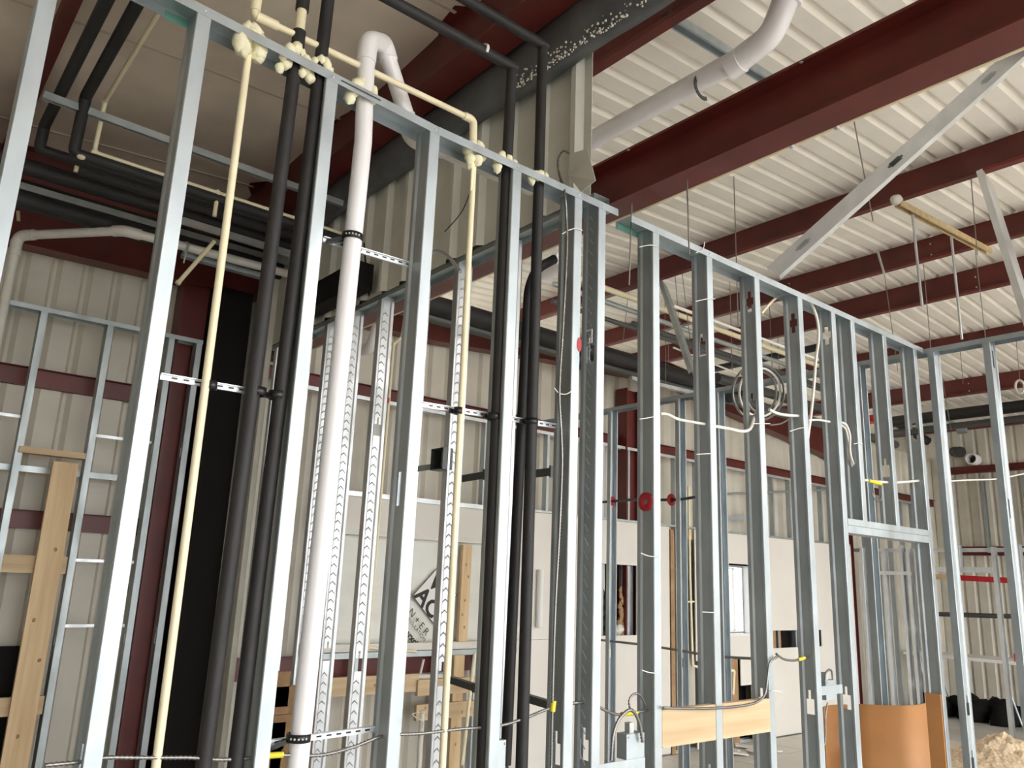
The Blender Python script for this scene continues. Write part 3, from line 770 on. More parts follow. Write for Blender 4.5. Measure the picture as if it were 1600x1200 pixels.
# black valve manifold at the left of the opening
vm = thing('valve_manifold', 'black valve with two pale tubes in the square drywall opening', 'valve', at_y(936, 960, 6.12))
for dx in (-.03, .03):
    c0 = at_y(940, 890, 6.12); MB().tube([(c0.x+dx, 6.12, oT+.05), (c0.x+dx*1.2, 6.12, oT-.28)], .011, 8).build('tube', 'pvc_dirty', vm)
for k in range(5):
    q = at_y(938, 925+16*k, 6.11)
    MB().ring(q, (0, 1, 0), .035, .03, .014, 12).build('valve_ring', 'plastic_black', vm)

# ---- blocking between the right studs
for x0, x1, lb in ((2.62, 2.958, 'pine blocking between the first two studs under the armored cable'), (3.01, 3.40, 'pine blocking between the second and third studs under the armored cable')):
    z1, z0 = at_y(1040, 1108, 2.21).z, at_y(1040, 1167, 2.21).z
    board(lb, (x0, 2.215, (z0+z1)/2), (x1, 2.215, (z0+z1)/2), .03, z1-z0, knots=0)

# ================================================================== PIPES
Y0 = 2.246
def A(px, py, y=Y0): return at_y(px, py, y)
def foam(pts, r, seed, y=2.222):
    mb = MB(); rr = random.Random(seed)
    for k, (a, b) in enumerate(pts): mb.blob(at_y(a, b, y+.02*rr.random()), r*(.95+.5*rr.random()), (1, 1, 1.2), .18, seed*10+k, 10, 7)
    return mb
# big white vent pipe with return bend
pv = thing('vent_pipe', 'large white PVC vent pipe with return bend over the top track', 'pipe', A(468, 1150))
pA, pB = A(574, 150), A(462, 1195)
xa = pA.x; xb = pB.x
top = A(575, 62); e1 = at_y(597, 62, 2.30); e2 = at_y(643, 206, 2.36); e3 = at_y(672, 226, 2.37); far = at_y(830, 296, 2.37)
far.z = e3.z
MB().tube([(xb-.01, Y0, .003), (xa, Y0, 3.2), (top.x, Y0, top.z-.06)], .0302, 20).build('pipe_run', 'pvc', pv)
MB().tube(bend([(top.x, Y0, top.z-.09), (top.x+.002, Y0, top.z), e1+V((.02, .02, .004)), e1.lerp(e2, .22)], .05, 8), .0345, 20).build('elbow', 'pvc', pv)
MB().tube([e1.lerp(e2, .15), e1.lerp(e2, .92)], .0302, 20).build('pipe_run', 'pvc', pv)
MB().tube(bend([e1.lerp(e2, .80), e2+V((0, 0, -.03)), e3, e3.lerp(far, .12)], .06, 8), .0345, 20).build('elbow', 'pvc_dirty', pv)
MB().tube([e3, far], .0302, 20).build('pipe_run', 'pvc_dirty', pv)
for py in (371, 1152):
    c = A(574-(py-150)*.107, py); st = MB().ring(c, (0, 0, 1), .0305, .022, .004, 24)
    st.bar(c+V((-.03, .015, -.01)), c+V((-.075, .03, -.03)), .02, .012)
    b = st.build('pipe_strap', 'plastic_black', pv, 'black perforated plastic strap')
    for k in range(5):
        an = -pi*.85+k*.32; q = c+V((cos(an)*.0347, sin(an)*.0347, 0))
        MB().blob(q, .0035, (1, 1, 1), 0, 0, 6, 4).build('strap_hole', 'galv_bright', b)
foam([(552, 141), (546, 152), (557, 134), (566, 130), (583, 143), (582, 153), (549, 147)], .017, 21).build('foam_seal', 'foam', pv, 'pale yellow foam at the track')

def vpipe(name, lb, a, b, r, m, z1=None, cat='pipe', group=None, y=Y0, bottom=.003):
    """upright pipe through two picture points on plane y; from floor to z1"""
    p, q = at_y(*a, y), at_y(*b, y); d = (p-q)/(p.z-q.z)
    t = thing(name, lb, cat, (q+d*(bottom-q.z)), group)
    e = q+d*((z1 or p.z)-q.z)
    MB().tube([q+d*(bottom-q.z), e], r, 16).build('pipe_run', m, t)
    return t, e
BR = .0215
t, e = vpipe('insulated_pipe', 'leftmost black insulated pipe, with cream collar above the track', (460, 110), (319, 1190), BR, 'black', 3.50)
top1 = at_y(468, -60, Y0)
MB().tube([e, e+V((0, 0, .10))], .0165, 14).build('cream_collar', 'cpvc', t, 'bare cream pipe collar')
MB().tube([e+V((0, 0, .08)), (e.x+.01, Y0, 4.55)], BR, 16).build('pipe_run', 'black', t)
foam([(443, 88), (447, 99), (437, 106), (453, 79), (463, 76), (472, 84), (478, 95), (477, 106), (472, 113), (446, 93)], .0145, 31).build('foam_seal', 'foam', t, 'pale yellow foam at the track')
t, e = vpipe('insulated_pipe', 'second black insulated pipe from the left, in front of a dark stud web', (499, 113), (368, 1195), BR, 'black', 4.58)
foam([(485, 103), (482, 114), (484, 120), (492, 96), (502, 95), (510, 102), (514, 112), (513, 119)], .0135, 33).build('foam_seal', 'foam', t, 'pale yellow foam at the track')
t, e = vpipe('insulated_pipe', 'black insulated pipe just left of the corner stud pair, elbow high above', (792, 262), (754, 1195), BR, 'black')
zt_ = at_y(800, 104, Y0).z; p0 = at_y(800, 104, Y0)
MB().tube([e, (p0.x, Y0, zt_-.015)], BR, 16).build('pipe_run', 'black', t)
MB().tube([(p0.x+BR, Y0, zt_), (-1.6, Y0, zt_)], BR, 16).build('pipe_run', 'black', t)
MB().ring(at_y(757, 78, Y0), (1, 0, 0), BR+.001, .012, .003, 16).build('zip_tie', 'whitewire', t)
foam([(776, 249), (777, 262), (784, 244), (795, 248), (803, 256), (806, 265), (800, 270), (778, 256)], .0135, 41).build('foam_seal', 'foam', t, 'pale yellow foam at the track')
t, e = vpipe('insulated_pipe', 'black insulated pipe nearest the corner stud pair, bare pale end at its elbow', (842, 280), (815, 1195), BR, 'black')
p0 = at_y(848, 70, Y0); zt2_ = p0.z
MB().tube([e, (p0.x, Y0, zt2_-.015)], BR, 16).build('pipe_run', 'black', t)
MB().tube([(p0.x+BR, Y0, zt2_), (-1.6, Y0, zt2_)], BR, 16).build('pipe_run', 'black', t)
MB().blob((p0.x+BR, Y0, zt2_-.004), .016, (.35, 1, 1), 0, 1).build('bare_end', 'cpvc', t)
foam([(829, 277), (831, 283), (836, 273), (845, 272), (853, 277), (840, 275)], .0125, 43).build('foam_seal', 'foam', t, 'pale yellow foam at the track')
# two more black lines behind
for (lb, pts, yy) in (('bent black insulated pipe behind the pair of black pipes', [(866, 405), (838, 420), (826, 450), (808, 800), (790, 1195)], 2.36),
                      ('black insulated pipe close behind the left of the corner pipes', [(800, 300), (796, 520), (780, 800), (768, 1195)], 2.40)):
    P = [at_y(a, b, yy) for a, b in pts]; t = thing('insulated_pipe', lb, 'pipe', P[-1])
    MB().tube(bend(P, .06), .020, 14).build('pipe_run', 'black', t)
# cream pipes
t, e = vpipe('water_pipe', 'slim cream pipe at the left with large foam blob at the track', (388, 85), (244, 1195), .0115, 'cpvc', 3.36)
foam([(379, 57), (376, 67), (380, 74), (387, 48), (397, 54), (404, 68), (406, 80), (403, 86), (391, 58)], .021, 51).build('foam_seal', 'foam', t, 'large pale yellow foam blob at the track')
t, e = vpipe('water_pipe', 'slim cream pipe in the middle bay coming down from a foamed track hole', (741, 240), (691, 1195), .0115, 'cpvc', 3.36)
foam([(731, 234), (734, 247), (738, 227), (748, 230), (756, 238), (746, 250), (753, 246), (735, 258)], .0155, 53).build('foam_seal', 'foam', t, 'pale yellow foam with a drip at the track')
MB().tube([A(737, 240)+V((0, -.012, 0)), A(733, 300)+V((0, -.012, 0))], [.010, .004], 8).build('foam_drip', 'foam', t)
zc = at_y(410, 30, Y0).z
xl, xr = at_y(398, 24, Y0).x, at_y(740, 187, Y0).x
t = thing('water_pipe', 'cream pipe running level just above the top track', 'pipe', ((xl+xr)/2, Y0, zc))
MB().tube(bend([(xl, Y0, 4.6), (xl, Y0, zc), (xl+.02, Y0, zc)], .01, 4), .0135, 12).build('riser', 'cpvc', t)
MB().tube([(xl+.01, Y0, zc), (xr-.02, Y0, zc)], .0115, 12).build('pipe_run', 'cpvc', t)
for a in ((xl+.005, xl+.075),): MB().tube([(a[0], Y0, zc), (a[1], Y0, zc)], .0165, 12).build('coupling', 'cpvc', t)
MB().tube([(xl, Y0, zc+.015), (xl, Y0, zc+.09)], .0165, 12).build('coupling', 'cpvc', t)
MB().tube(bend([(xr-.045, Y0, zc), (xr, Y0, zc), (xr+.004, Y0, 3.372)], .025), .0155, 12).build('elbow', 'cpvc', t)

# clamp bars between studs
def bar(lb, p, q, clips, h=.018, m='galv_bright', plane=2.287):
    p, q = at_y(*p, plane), at_y(*q, plane); t = thing('clamp_bar', lb, 'bracket', (p+q)/2, 'slotted clamp bars')
    d = (q-p); L = d.length; mb = MB().bar(p, q, .008, h)
    mb.bar(p+V((0, -.006, h/2-.002)), q+V((0, -.006, h/2-.002)), .012, .003); mb.build('bar', m, t)
    sl = MB(); k = .03
    while k < L-.03:
        c = p+d*(k/L); sl.bar(c+V((0, -.0045, 0)), c+d.normalized()*.016+V((0, -.0045, 0)), .001, .005); k += .032
    o = sl.build('slots', 'plastic_black', t); o['kind'] = 'stuff'
    for c in clips:
        cc = at_y(c[0], c[1], Y0+.004)
        mb = MB().ring(cc, (0, 0, 1), c[2]+.001, .024, .004, 16); mb.bar(cc+V((-c[2]-.012, .02, 0)), cc+V((c[2]+.012, .02, 0)), .01, .016)
        mb.build('pipe_clamp', 'plastic_black', t)
bar('clamp bar across the left bay behind the cream and black pipes', (250, 588), (452, 622), [(330, 602, .0115), (402, 612, BR), (433, 618, BR)])
bar('clamp bar across the middle bays holding cream and black pipes', (658, 632), (880, 668), [(716, 642, .0115), (772, 651, BR), (830, 659, BR)])
bar('clamp bar high behind the white vent pipe', (504, 374), (655, 419), [])
bar('clamp bar low behind the white vent pipe', (412, 1162), (603, 1136), [])

# ---- big drain pipe along Y above the hall
dp = thing('drain_pipe', 'large white PVC drain pipe under the roof with sweeping elbow, right of the cut siding', 'pipe', (3.05, 3.4, 4.36))
zp = 2.578+H; q = at_x(1150, 95, 3.05)
MB().tube([(3.05, 1.96, zp), (3.05, 5.6, zp-.02)], .055, 22).build('pipe_run', 'pvc', dp)
c1 = at_x(1190, 70, 3.05); c2 = at_x(1206, 32, 3.05); c3 = at_x(1228, -12, 3.05)
MB().tube(bend([(3.05, 2.06, zp-.01), (3.05, 1.86, zp+.03), (3.05, 1.80, zp+.13), (3.06, 1.76, zp+.24)], .16, 10), .062, 22).build('elbow', 'pvc', dp)
MB().tube([(3.05, 2.10, zp-.02), (3.05, 2.03, zp-.01)], .0655, 22).build('elbow_collar', 'pvc', dp)
MB().tube([(3.06, 1.77, zp+.17), (3.06, 1.74, zp+.25)], .0655, 22).build('elbow_collar', 'pvc', dp)
MB().tube([(3.06, 1.76, zp+.2), (3.08, 1.6, roof_z(3.1)+.02)], .056, 18).build('pipe_run', 'pvc', dp)
st = MB(); cc = V((3.05, 2.27, zp-.05))
pts = [cc+V((cos(a)*.060, 0, sin(a)*.060)) for a in [pi*(.5+k/10) for k in range(-2, 13)]]
for a, b in zip(pts, pts[1:]): st.bar(a, b, .022, .004, up=V((0, 1, 0)))
st.build('hanger_strap', 'darksteel', dp)
t = strut_mb(at_z(1040, 18, 2.92+H), at_z(1212, 126, 2.92+H), .06, .05).build('strut_channel', 'galv'); tag(t, 'slotted strut channel over the white drain pipe under the roof', 'channel')
# pale end fitting far along
o = MB().tube(bend([at_x(590, 508, 3.3), at_x(580, 545, 3.3), at_x(560, 548, 3.3)], .1), .05, 16).build('drain_elbow', 'pvc'); tag(o, 'white drain elbow in the dark below the big beam', 'elbow')
o = MB().tube([at_x(850, 425, 3.2), at_x(880, 408, 3.2)], .062, 18).build('drain_coupling', 'pvc'); tag(o, 'white pipe coupling lit from behind the corner pipes', 'coupling')
# cream line under the girder
o = thing('water_pipe', 'long cream pipe following the lower edge of the big red beam', 'pipe', (2.72, 2, 3.44))
a1 = at_x(1300, 198, 2.70); a2_ = at_x(620, 492, 2.70)
zz = (at_x(1300, 198, 2.70).z+at_x(1050, 307, 2.70).z)/2
MB().tube([(2.70, -1.5, zz), (2.70, 5.9, zz)], .0125, 10).build('pipe_run', 'cpvc', o)
for p in (1238, 1310):
    y = at_x(p, 225, 2.70).y
    MB().ring((2.70, y, zz), (0, 1, 0), .013, .02, .003, 10).build('pipe_clip', 'galv_bright', o)
# cream riser on the back wall
P = [at_y(*p, 5.97) for p in ((633, 490), (628, 527), (615, 538), (575, 1012), (650, 1018))]
o = thing('water_pipe', 'cream riser stepping down the back wall behind the dimpled studs', 'pipe', P[3])
MB().tube(bend(P, .03), .013, 10).build('pipe_run', 'cpvc', o)
for i in (1, 2, 3): MB().blob(P[i], .019, (1, 1, 1.2), 0, 1).build('elbow', 'cpvc', o)
MB().box(P[2].x-.04, P[2].x-.01, 5.95, 5.98, at_y(602, 625, 5.97).z-.02, at_y(602, 625, 5.97).z+.02).build('valve_tag', 'redtag', o, 'red valve tag')
for a, b, lb in (((662, 1030), (655, 1060), 'short cream stub pipe below the housewrap sill'),):
    o = MB().tube([at_y(*a, 5.95), at_y(*b, 5.95)], .011, 10).tube([at_y(640, 1058, 5.95), at_y(690, 1056, 5.95)], .020, 10).build('stub_pipe', 'pvc_dirty'); tag(o, lb, 'pipe')
P = [at_y(*p, 5.90) for p in ((660, 1112), (655, 1130), (650, 1195))]
o = MB().tube([(P[0].x, 5.9, P[0].z), (P[0].x, 5.9, .003)], .022, 12).blob((P[0].x, 5.9, P[0].z), .03, (1, 1, .5), 0).tube(spline([P[0]+V((-.02, -.02, 0)), P[0]+V((-.12, -.03, -.01)), P[0]+V((-.02, -.05, -.07)), P[0]+V((-.03, -.05, -.12))], .02), .004, 6).build('stub_pipe', 'pvc_dirty'); tag(o, 'dull white stub pipe with a curled string standing below the pine planks', 'pipe')
P0 = at_y(845, 890, 5.995); 
o = MB().tube([(P0.x, 5.995, P0.z), (P0.x-.0, 5.995, at_y(838, 980, 5.995).z)], .033, 14).build('mailing_tube', 'paper'); tag(o, 'pale upright tube on the drywall behind the corner pipes', 'tube')
P0 = at_y(745, 1090, 4.2)
o = MB().tube([at_y(742, 1020, 5.7), at_y(722, 1195, 5.7)], .016, 10).build('water_pipe', 'cpvc'); tag(o, 'cream pipe leaning by the floor-standing pine stud', 'pipe')

# ================================================================== OVERHEAD LINES, LEFT BAY
BZ = 2.43+H
def zone(lb, pts, r, m, name='insulated_pipe', n=14, rb=.025):
    t = thing(name, lb, 'pipe', pts[0]); MB().tube(bend(pts, rb), r, n).build('pipe_run', m, t); return t
t = zone('left of two black insulated pipes turning down under the left ceiling', [(.49, -4, BZ), (.49, 4.95, BZ), (.49, 5.0, 2.3+H), (2.18, 5.0, 2.3+H)], .030, 'black')
t = zone('right of two black insulated pipes turning down under the left ceiling', [(.60, -4, BZ), (.60, 4.46, BZ), (.60, 4.52, 2.12+H), (2.18, 4.52, 2.12+H)], .030, 'black')
MB().blob((.635, 4.50, 2.10+H), .022, (1, .8, .6), 0, 1).build('bare_end', 'cpvc', t)
q = at_y(122, 265, 4.85)
t = zone('black insulated pipe with bare cream end in the dark corner at upper left', [q, (2.18, 4.85, q.z)], .032, 'black')
MB().tube([q-V((.02, 0, 0)), q+V((.01, 0, 0))], .020, 10).build('bare_end', 'cpvc', t)
for i, (y, z, r) in enumerate(((5.25, 2.28, .05), (5.45, 2.15, .06), (5.65, 2.30, .06))):
    zone(('black insulated main, nearest of three along the dark back corner', 'black insulated main, lowest of three along the dark back corner', 'black insulated main, farthest of three along the dark back corner')[i],
         [(-1.5, y, z+H), (2.18, y, z+H)], r, 'black', 'insulated_main')
# cream line: from above, down, along and a tee
cz = 2.16+H
t = thing('water_pipe', 'cream pipe stepping down and running along under the left ceiling', 'pipe', (.70, 4.5, cz))
MB().tube(bend([(.70, -3, 2.46+H), (.70, 4.5, 2.46+H), (.695, 4.52, cz), (2.18, 4.5, cz-.01)], .03), .0125, 10).build('pipe_run', 'cpvc', t)
for c in ((.70, 4.5, 2.46+H), (.695, 4.52, cz), (1.365, 4.51, cz-.004)): MB().blob(c, .019, (1, 1, 1), 0, 1, 8, 6).build('fitting', 'cpvc', t)
MB().tube([(1.365, 4.51, cz), (1.365, 4.51, cz-.155)], .0125, 10).build('tee_drop', 'cpvc', t)
p = at_y(335, 377, 5.0); q = at_y(280, 440, 5.0)
o = MB().tube([p, q], .014, 10).tube([q, q-(p-q).normalized()*.02], .017, 10).build('stub_pipe', 'cpvc'); tag(o, 'short loose cream pipe slanting below the black mains', 'pipe')
# strut rails across
def strut(lb, p, q, m='galv', w=.041):
    o = strut_mb(p, q, w).build('strut_channel', m); tag(o, lb, 'channel'); return o
k = 2.40/1.931; strut('strut channel under the two black pipes at upper left', V((.331*k, 3.6*k, 1.915*k+H)), V((2.15, 3.6*k, 1.90*k+H)), 'galv_old', .032)
strut('double strut channel along the dark back corner above the white pipe', at_y(20, 283, 5.5), at_y(560, 440, 5.5), 'galv_old', .05)
strut('thin strut channel edge above the black mains', at_y(285, 340, 5.1), at_y(560, 425, 5.1), 'galv_bright', .03)
strut('strut channel below the white corner pipe', at_y(285, 393, 5.4), at_y(410, 428, 5.4), 'galv_old', .05)
# white drain in the corner
P = [at_y(5, 520, 5.9), at_y(28, 368, 5.9)]
zw = P[1].z
pl = [V((P[1].x-.01, 5.9, 1.2)), V((P[1].x, 5.9, zw)), V((1.06, 5.3, zw)), V((2.18, 5.3, zw+.02))]
t = thing('drain_pipe', 'white drain pipe with elbows in the upper left corner', 'pipe', pl[0])
MB().tube(bend(pl, .08), .030, 16).build('pipe_run', 'pvc_dirty', t)
MB().tube(bend([pl[1]-V((0, 0, .14)), pl[1], pl[1].lerp(pl[2], .16)], .08), .036, 16).build('elbow', 'pvc_dirty', t)
MB().tube(bend([pl[2].lerp(pl[1], .10), pl[2], pl[2].lerp(pl[3], .09)], .08), .036, 16).build('elbow', 'pvc_dirty', t)
c = at_y(291, 385, 5.3); MB().ring((c.x, 5.3, zw+.008), (1, 0, 0), .031, .02, .004, 14).tube([(c.x, 5.27, zw), (c.x-.01, 5.27, zw-.12)], .006, 6).build('pipe_hanger', 'galv_bright', t)
o = MB().tube([at_y(28, 330, 6.125), at_y(29, 345, 6.125)], .012, 8).build('bare_tip', 'cpvc'); tag(o, 'tiny cream pipe tip in front of the dark rafter at the left edge', 'pipe')

# ================================================================== OVERHEAD LINES, HALL
def hang(o, c, r=.004):
    c = V(c); MB().tube([c, (c.x, c.y, roof_z(c.x)+.01)], r, 6).build('hanger', 'wire', o)
def line(lb, p, q, r, m, y, name='conduit', cat='conduit', dz=0):
    a = at_y(*p, y); b = at_y(*q, y); b.z = a.z = (a.z+b.z)/2
    o = MB().tube([a+(a-b).normalized()*.6, b+(b-a).normalized()*1.2], r, 12).build(name, m); tag(o, lb, cat)
    for t in (.25, .8): hang(o, a.lerp(b, t))
    return o
line('cream pipe along the top of the overhead pipe bundle behind the door wall', (940, 448), (1235, 556), .028, 'cpvc', 5.0, 'water_pipe', 'pipe')
line('upper grey conduit below the cream pipe in the overhead bundle', (940, 466), (1235, 575), .024, 'galv_old', 4.9)
line('lower grey conduit below the cream pipe in the overhead bundle', (940, 490), (1240, 600), .022, 'darksteel', 4.8)
line('dark conduit at the bottom of the overhead bundle', (1050, 522), (1240, 592), .026, 'darksteel', 5.1)
line('black duct pipe along the back rafter behind the corner pipes', (690, 470), (1090, 603), .085, 'black', 5.6, 'insulated_main', 'pipe')
line('second black duct pipe under the first along the back rafter', (680, 492), (1075, 612), .05, 'darksteel', 5.7, 'insulated_main', 'pipe')
o = strut_mb(at_y(985, 588, 5.5), at_y(1085, 612, 5.5), .05).build('strut_channel', 'galv_bright'); tag(o, 'bright strut channel under the black duct pipe', 'channel'); hang(o, at_y(1040, 601, 5.5))
o = strut_mb(at_y(1140, 612, 5.6), at_y(1310, 672, 5.6), .06).build('strut_channel', 'galv'); tag(o, 'strut channel below the coil of cable on the back rafter', 'channel'); hang(o, at_y(1220, 640, 5.6))
for i, (p, q) in enumerate((((1120, 590), (1330, 665)), ((1140, 622), (1400, 705)))):
    a, b = at_y(*p, 5.4), at_y(*q, 5.4); b.z = a.z
    o = MB().tube([a, b], .06, 14).build('insulated_main', 'darksteel'); tag(o, ('dark pipe behind the coil of cable', 'dark pipe passing below the coil of cable')[i], 'pipe')
# white sloped conduits across the right hall
a, b = at_y(1052, 478, 3.4), at_y(1240, 530, 3.4); b.z = a.z
o = MB().tube([a, b+(b-a)*.3], .012, 8).build('conduit', 'whitewire'); tag(o, 'thin white conduit just behind the second stud of the door wall', 'conduit'); hang(o, a.lerp(b, .5))
a, b = at_y(1052, 543, 5.0), at_y(1180, 595, 5.0)
o = MB().tube([a, b], .010, 8).build('conduit', 'whitewire'); tag(o, 'thin white line slanting above the coil of cable', 'conduit'); hang(o, a.lerp(b, .7))
# black ducts along Y at the right
for i, (p, q, r) in enumerate((((1470, 650), (1600, 627), .09), ((1470, 668), (1600, 640), .05), ((1060, 588), (1130, 560), .05))):
    xx = (13.3, 13.2, 9.5)[i]; a, b = at_x(*p, xx), at_x(*q, xx); b.z = a.z
    o = MB().tube([a+(a-b).normalized()*1.0, b+(b-a).normalized()*1.5], r, 14).build('insulated_main', 'black' if i != 1 else 'darksteel')
    tag(o, ('black duct pipe crossing under the last purlin at the far right', 'grey pipe just below the black duct at the far right', 'black pipe crossing above the coil of cable')[i], 'pipe')
for i, (p, q) in enumerate((((1358, 700), (1380, 722)), ((1400, 660), (1450, 690)), ((1500, 706), (1492, 706)))):
    a, b = at_x(*p, 14.0), at_x(*q, 14.6 if i < 2 else 14.9)
    o = MB().tube([a, b], .075 if i < 2 else .09, 14).build('pipe_sleeve', 'black'); tag(o, ('short black pipe end slanting between the door studs', 'black pipe running to the far right siding', 'dark open pipe end at the far right siding')[i], 'pipe')
c = at_x(1525, 719, 14.82); mb = MB()
n = 18; vs = [c+V((dx, cos(2*pi*k/n)*r, sin(2*pi*k/n)*r)) for r, dx in ((.095, .0), (.095, -.22), (.078, -.22), (.078, 0)) for k in range(n)]
mb.add(vs, [(a*n+k, a*n+(k+1) % n, (a+1)*n+(k+1) % n, (a+1)*n+k) for a in range(3) for k in range(n)], True)
o = mb.build('pipe_sleeve', 'pvc'); tag(o, 'open white pipe sleeve on the far right siding above the girt', 'pipe')
MB().tube([c+V((-.01, 0, 0)), c+V((-.03, 0, 0))], .077, 16).build('plug', 'plastic_black', o)
o = MB().tube([at_x(1478, 655, 13.6), at_x(1503, 668, 14.0)], .03, 10).box(*[f for q in ((at_x(1503, 672, 14.0)),) for f in (q.x-.05, q.x+.05, q.y-.07, q.y+.07, q.z-.05, q.z+.05)]).build('conduit_stub', 'galv'); tag(o, 'grey conduit stub with dark box below the black duct', 'conduit')
o = MB().box(*[f for q in ((at_x(1366, 655, 12.0)),) for f in (q.x-.1, q.x+.1, q.y-.12, q.y+.12, q.z-.05, q.z+.05)]).build('sensor_head', 'redtag'); tag(o, 'small red lit fitting between the door studs', 'lamp'); hang(o, at_x(1366, 655, 12.0), .012)

# ---- braces
def brace(lb, p, q, m='galv_bright', w=.092, d=.041, up=V((0, 0, 1))):
    p, q = V(p), V(q); a, b, dd = frame(q-p, up); t = .002
    prof = [(-w/2, 0), (w/2, 0), (w/2, d), (w/2-t, d), (w/2-t, t), (-w/2+t, t), (-w/2+t, d), (-w/2, d)]
    n = len(prof); vs = [c+a*x+b*y for c in (p, q) for x, y in prof]
    o = MB().add(vs, [(i, (i+1) % n, (i+1) % n+n, i+n) for i in range(n)]+[tuple(reversed(range(n))), tuple(range(n, 2*n))]).build('stud_brace', m)
    tag(o, lb, 'brace'); return o
q = at_x(1600, 72, 4.42); p = at_y(1208, 424, 2.27)
o = brace('long pale steel stud brace rising from the door wall to the roof', p, q+(q-p)*.02, up=V((1, 0, .2)))
a, b, dd = frame(q-p, V((1, 0, .2)))
for t in (.12, .49, .86):
    c = p.lerp(q, t)
    MB().bar(c-dd*.035-b*.0015, c+dd*.035-b*.0015, .030, .001, up=b).bar(c-dd*.05-b*.0015, c+dd*.05-b*.0015, .014, .001, up=b).build('punchout', 'darksteel' if t == .49 else 'galv', o)
p = at_x(1543, 276, 5.90); q = at_x(1650, 610, 5.30)
m_ = (p+q)/2-V((0, 0, H)); brace('steel stud brace hanging from the first purlin at the right edge', q, p, 'galv_bright', w=.19, up=m_)
p = at_x(1038, 442, 5.95); q = at_x(1087, 585, 5.33)
m_ = (p+q)/2-V((0, 0, H)); brace('dark steel stud brace seen between the first two studs of the door wall', q, p, 'galv_old', up=m_)
# ---- tan channel and rods
p, q = at_z(1402, 313, 2.90+H), at_z(1545, 389, 2.90+H)
tc_ = thing('tan_channel', 'tan slotted channel hung under the first and second purlins', 'channel', (p+q)/2)
strut_mb(p, q, .05, .05).build('channel', 'bamboo', tc_); MB().blob(p+V((-.02, 0, 0)), .04, (1, 1, 1), .2, 2).build('clamp', 'pvc_dirty', tc_)
def rod(lb, p, q, x, r=.005, m='galv_bright', grp='threaded hanger rods', cat='rod', nm='hanger_rod'):
    if nm == 'hanger_rod': x = at_z(*p, 4.655).x; a = at_z(*p, 4.655)
    else:                                           # hang it from the member it drops from
        mem = [(2.48, 3.44)]+[(k_, PB[k_]+H) for k_ in PB]
        x, zt = min(mem, key=lambda mm: abs(at_x(*p, mm[0]).z-mm[1])); a = at_x(*p, x); a.z = zt
    b = at_x(*q, x)
    o = MB().tube([a, b], r, 6).build(nm, m); tag(o, lb, cat, grp); return o
rod('threaded rod hanging from the left part of the tan channel', (1425, 330), (1441, 479), 6.1, .010)
rod('threaded rod hanging from the middle of the tan channel', (1486, 366), (1503, 530), 6.6, .010)
rod('threaded rod hanging left of the tan channel over the corner', (1371, 392), (1382, 430), 7.4, .010)
WR = [((1333, 185), (1364, 345), 2.75), ((1440, 380), (1457, 575), 8.0), ((1520, 305), (1527, 398), 6.0), ((1527, 420), (1540, 530), 8.6), ((1382, 430), (1403, 580), 7.4),
      ((1074, 320), (1077, 398), 3.6), ((1465, 540), (1484, 660), 9.0), ((1475, 600), (1486, 672), 9.2), ((982, 430), (974, 530), 6.0), ((1055, 432), (1062, 520), 6.0), ((1066, 432), (1078, 530), 6.0), ((1590, 550), (1594, 600), 9.0),
      ((987, 375), (983, 445), 5.9), ((1044, 520), (1045, 600), 5.6), ((1405, 540), (1420, 590), 7.0), ((1500, 545), (1505, 600), 9.0)]
WL = ['wire below the big beam right of the cream clip', 'wire hanging inside the last door wall bay', 'wire under the first purlin beside the right edge brace', 'wire below the second purlin beside the right edge brace', 'wire continuing below the rod left of the tan channel', 'wire above the first stud of the door wall', 'wire drooping at the wall corner', 'wire drooping just right of the wall corner', 'wire left of the first door wall stud', 'left of two wires behind the dark brace', 'right of two wires behind the dark brace', 'wire holding the pale hook', 'wire crossing the purlin left of the first door wall stud', 'wire near the foot of the dark brace', 'wire inside the cripple studs', 'wire beside the far right stud']
for i, (p, q, x) in enumerate(WR): rod('thin '+WL[i], p, q, x, .0035, 'wire', 'hanger wires from the roof', 'wire', 'hanger_wire')
t = thing('hook_block', 'small pale hook on a wire at the far right', 'hook', at_x(1593, 605, 9.0))
MB().tube(spline([at_x(1593, 600, 9.0)+V((0, .04*cos(a), .07*sin(a)-.03)) for a in [k*pi/4 for k in range(8)]], .02, True), .012, 6, closed=True).build('hook', 'pvc_dirty', t)

# ================================================================== CABLES
# armored cable on the corner studs
xw = 2.205
P = [at_x(889, 240, xw-.04), at_x(880, 236, xw-.05), at_x(872, 250, xw-.05), at_x(874, 272, xw-.02), at_y(882, 300, 2.19), at_y(885, 340, 2.19), at_y(886, 380, 2.19), at_y(883, 450, 2.19), at_y(879, 520, 2.19), at_y(874, 610, 2.19), at_y(877, 680, 2.19), at_y(878, 730, 2.19), at_y(874, 830, 2.19), at_y(868, 940, 2.19), at_y(864, 1060, 2.19), at_y(861, 1200, 2.19)]
o = mc(P, .0062).build('armored_cable', 'mc'); tag(o, 'ribbed armored cable tied down the corner stud with a loop at the top', 'cable')
def tie(lb, pts, r=.0022, m='whitewire'):
    o = MB().tube(spline(pts, .01), r, 6).build('zip_tie', m); tag(o, lb, 'zip tie'); return o
def ytie(lb, pts, y=2.193): return tie(lb, [at_y(a, b, y) for a, b in pts])
ytie('white zip tie on the corner stud near the top of the armored cable', [(878, 366), (888, 360), (900, 357), (910, 360)])
ytie('white zip tie with loose tails midway down the corner stud', [(866, 606), (873, 614), (884, 616), (893, 611)])
ytie('white zip tie near the top of the first door wall stud', [(999, 386), (1016, 383), (1029, 386)])
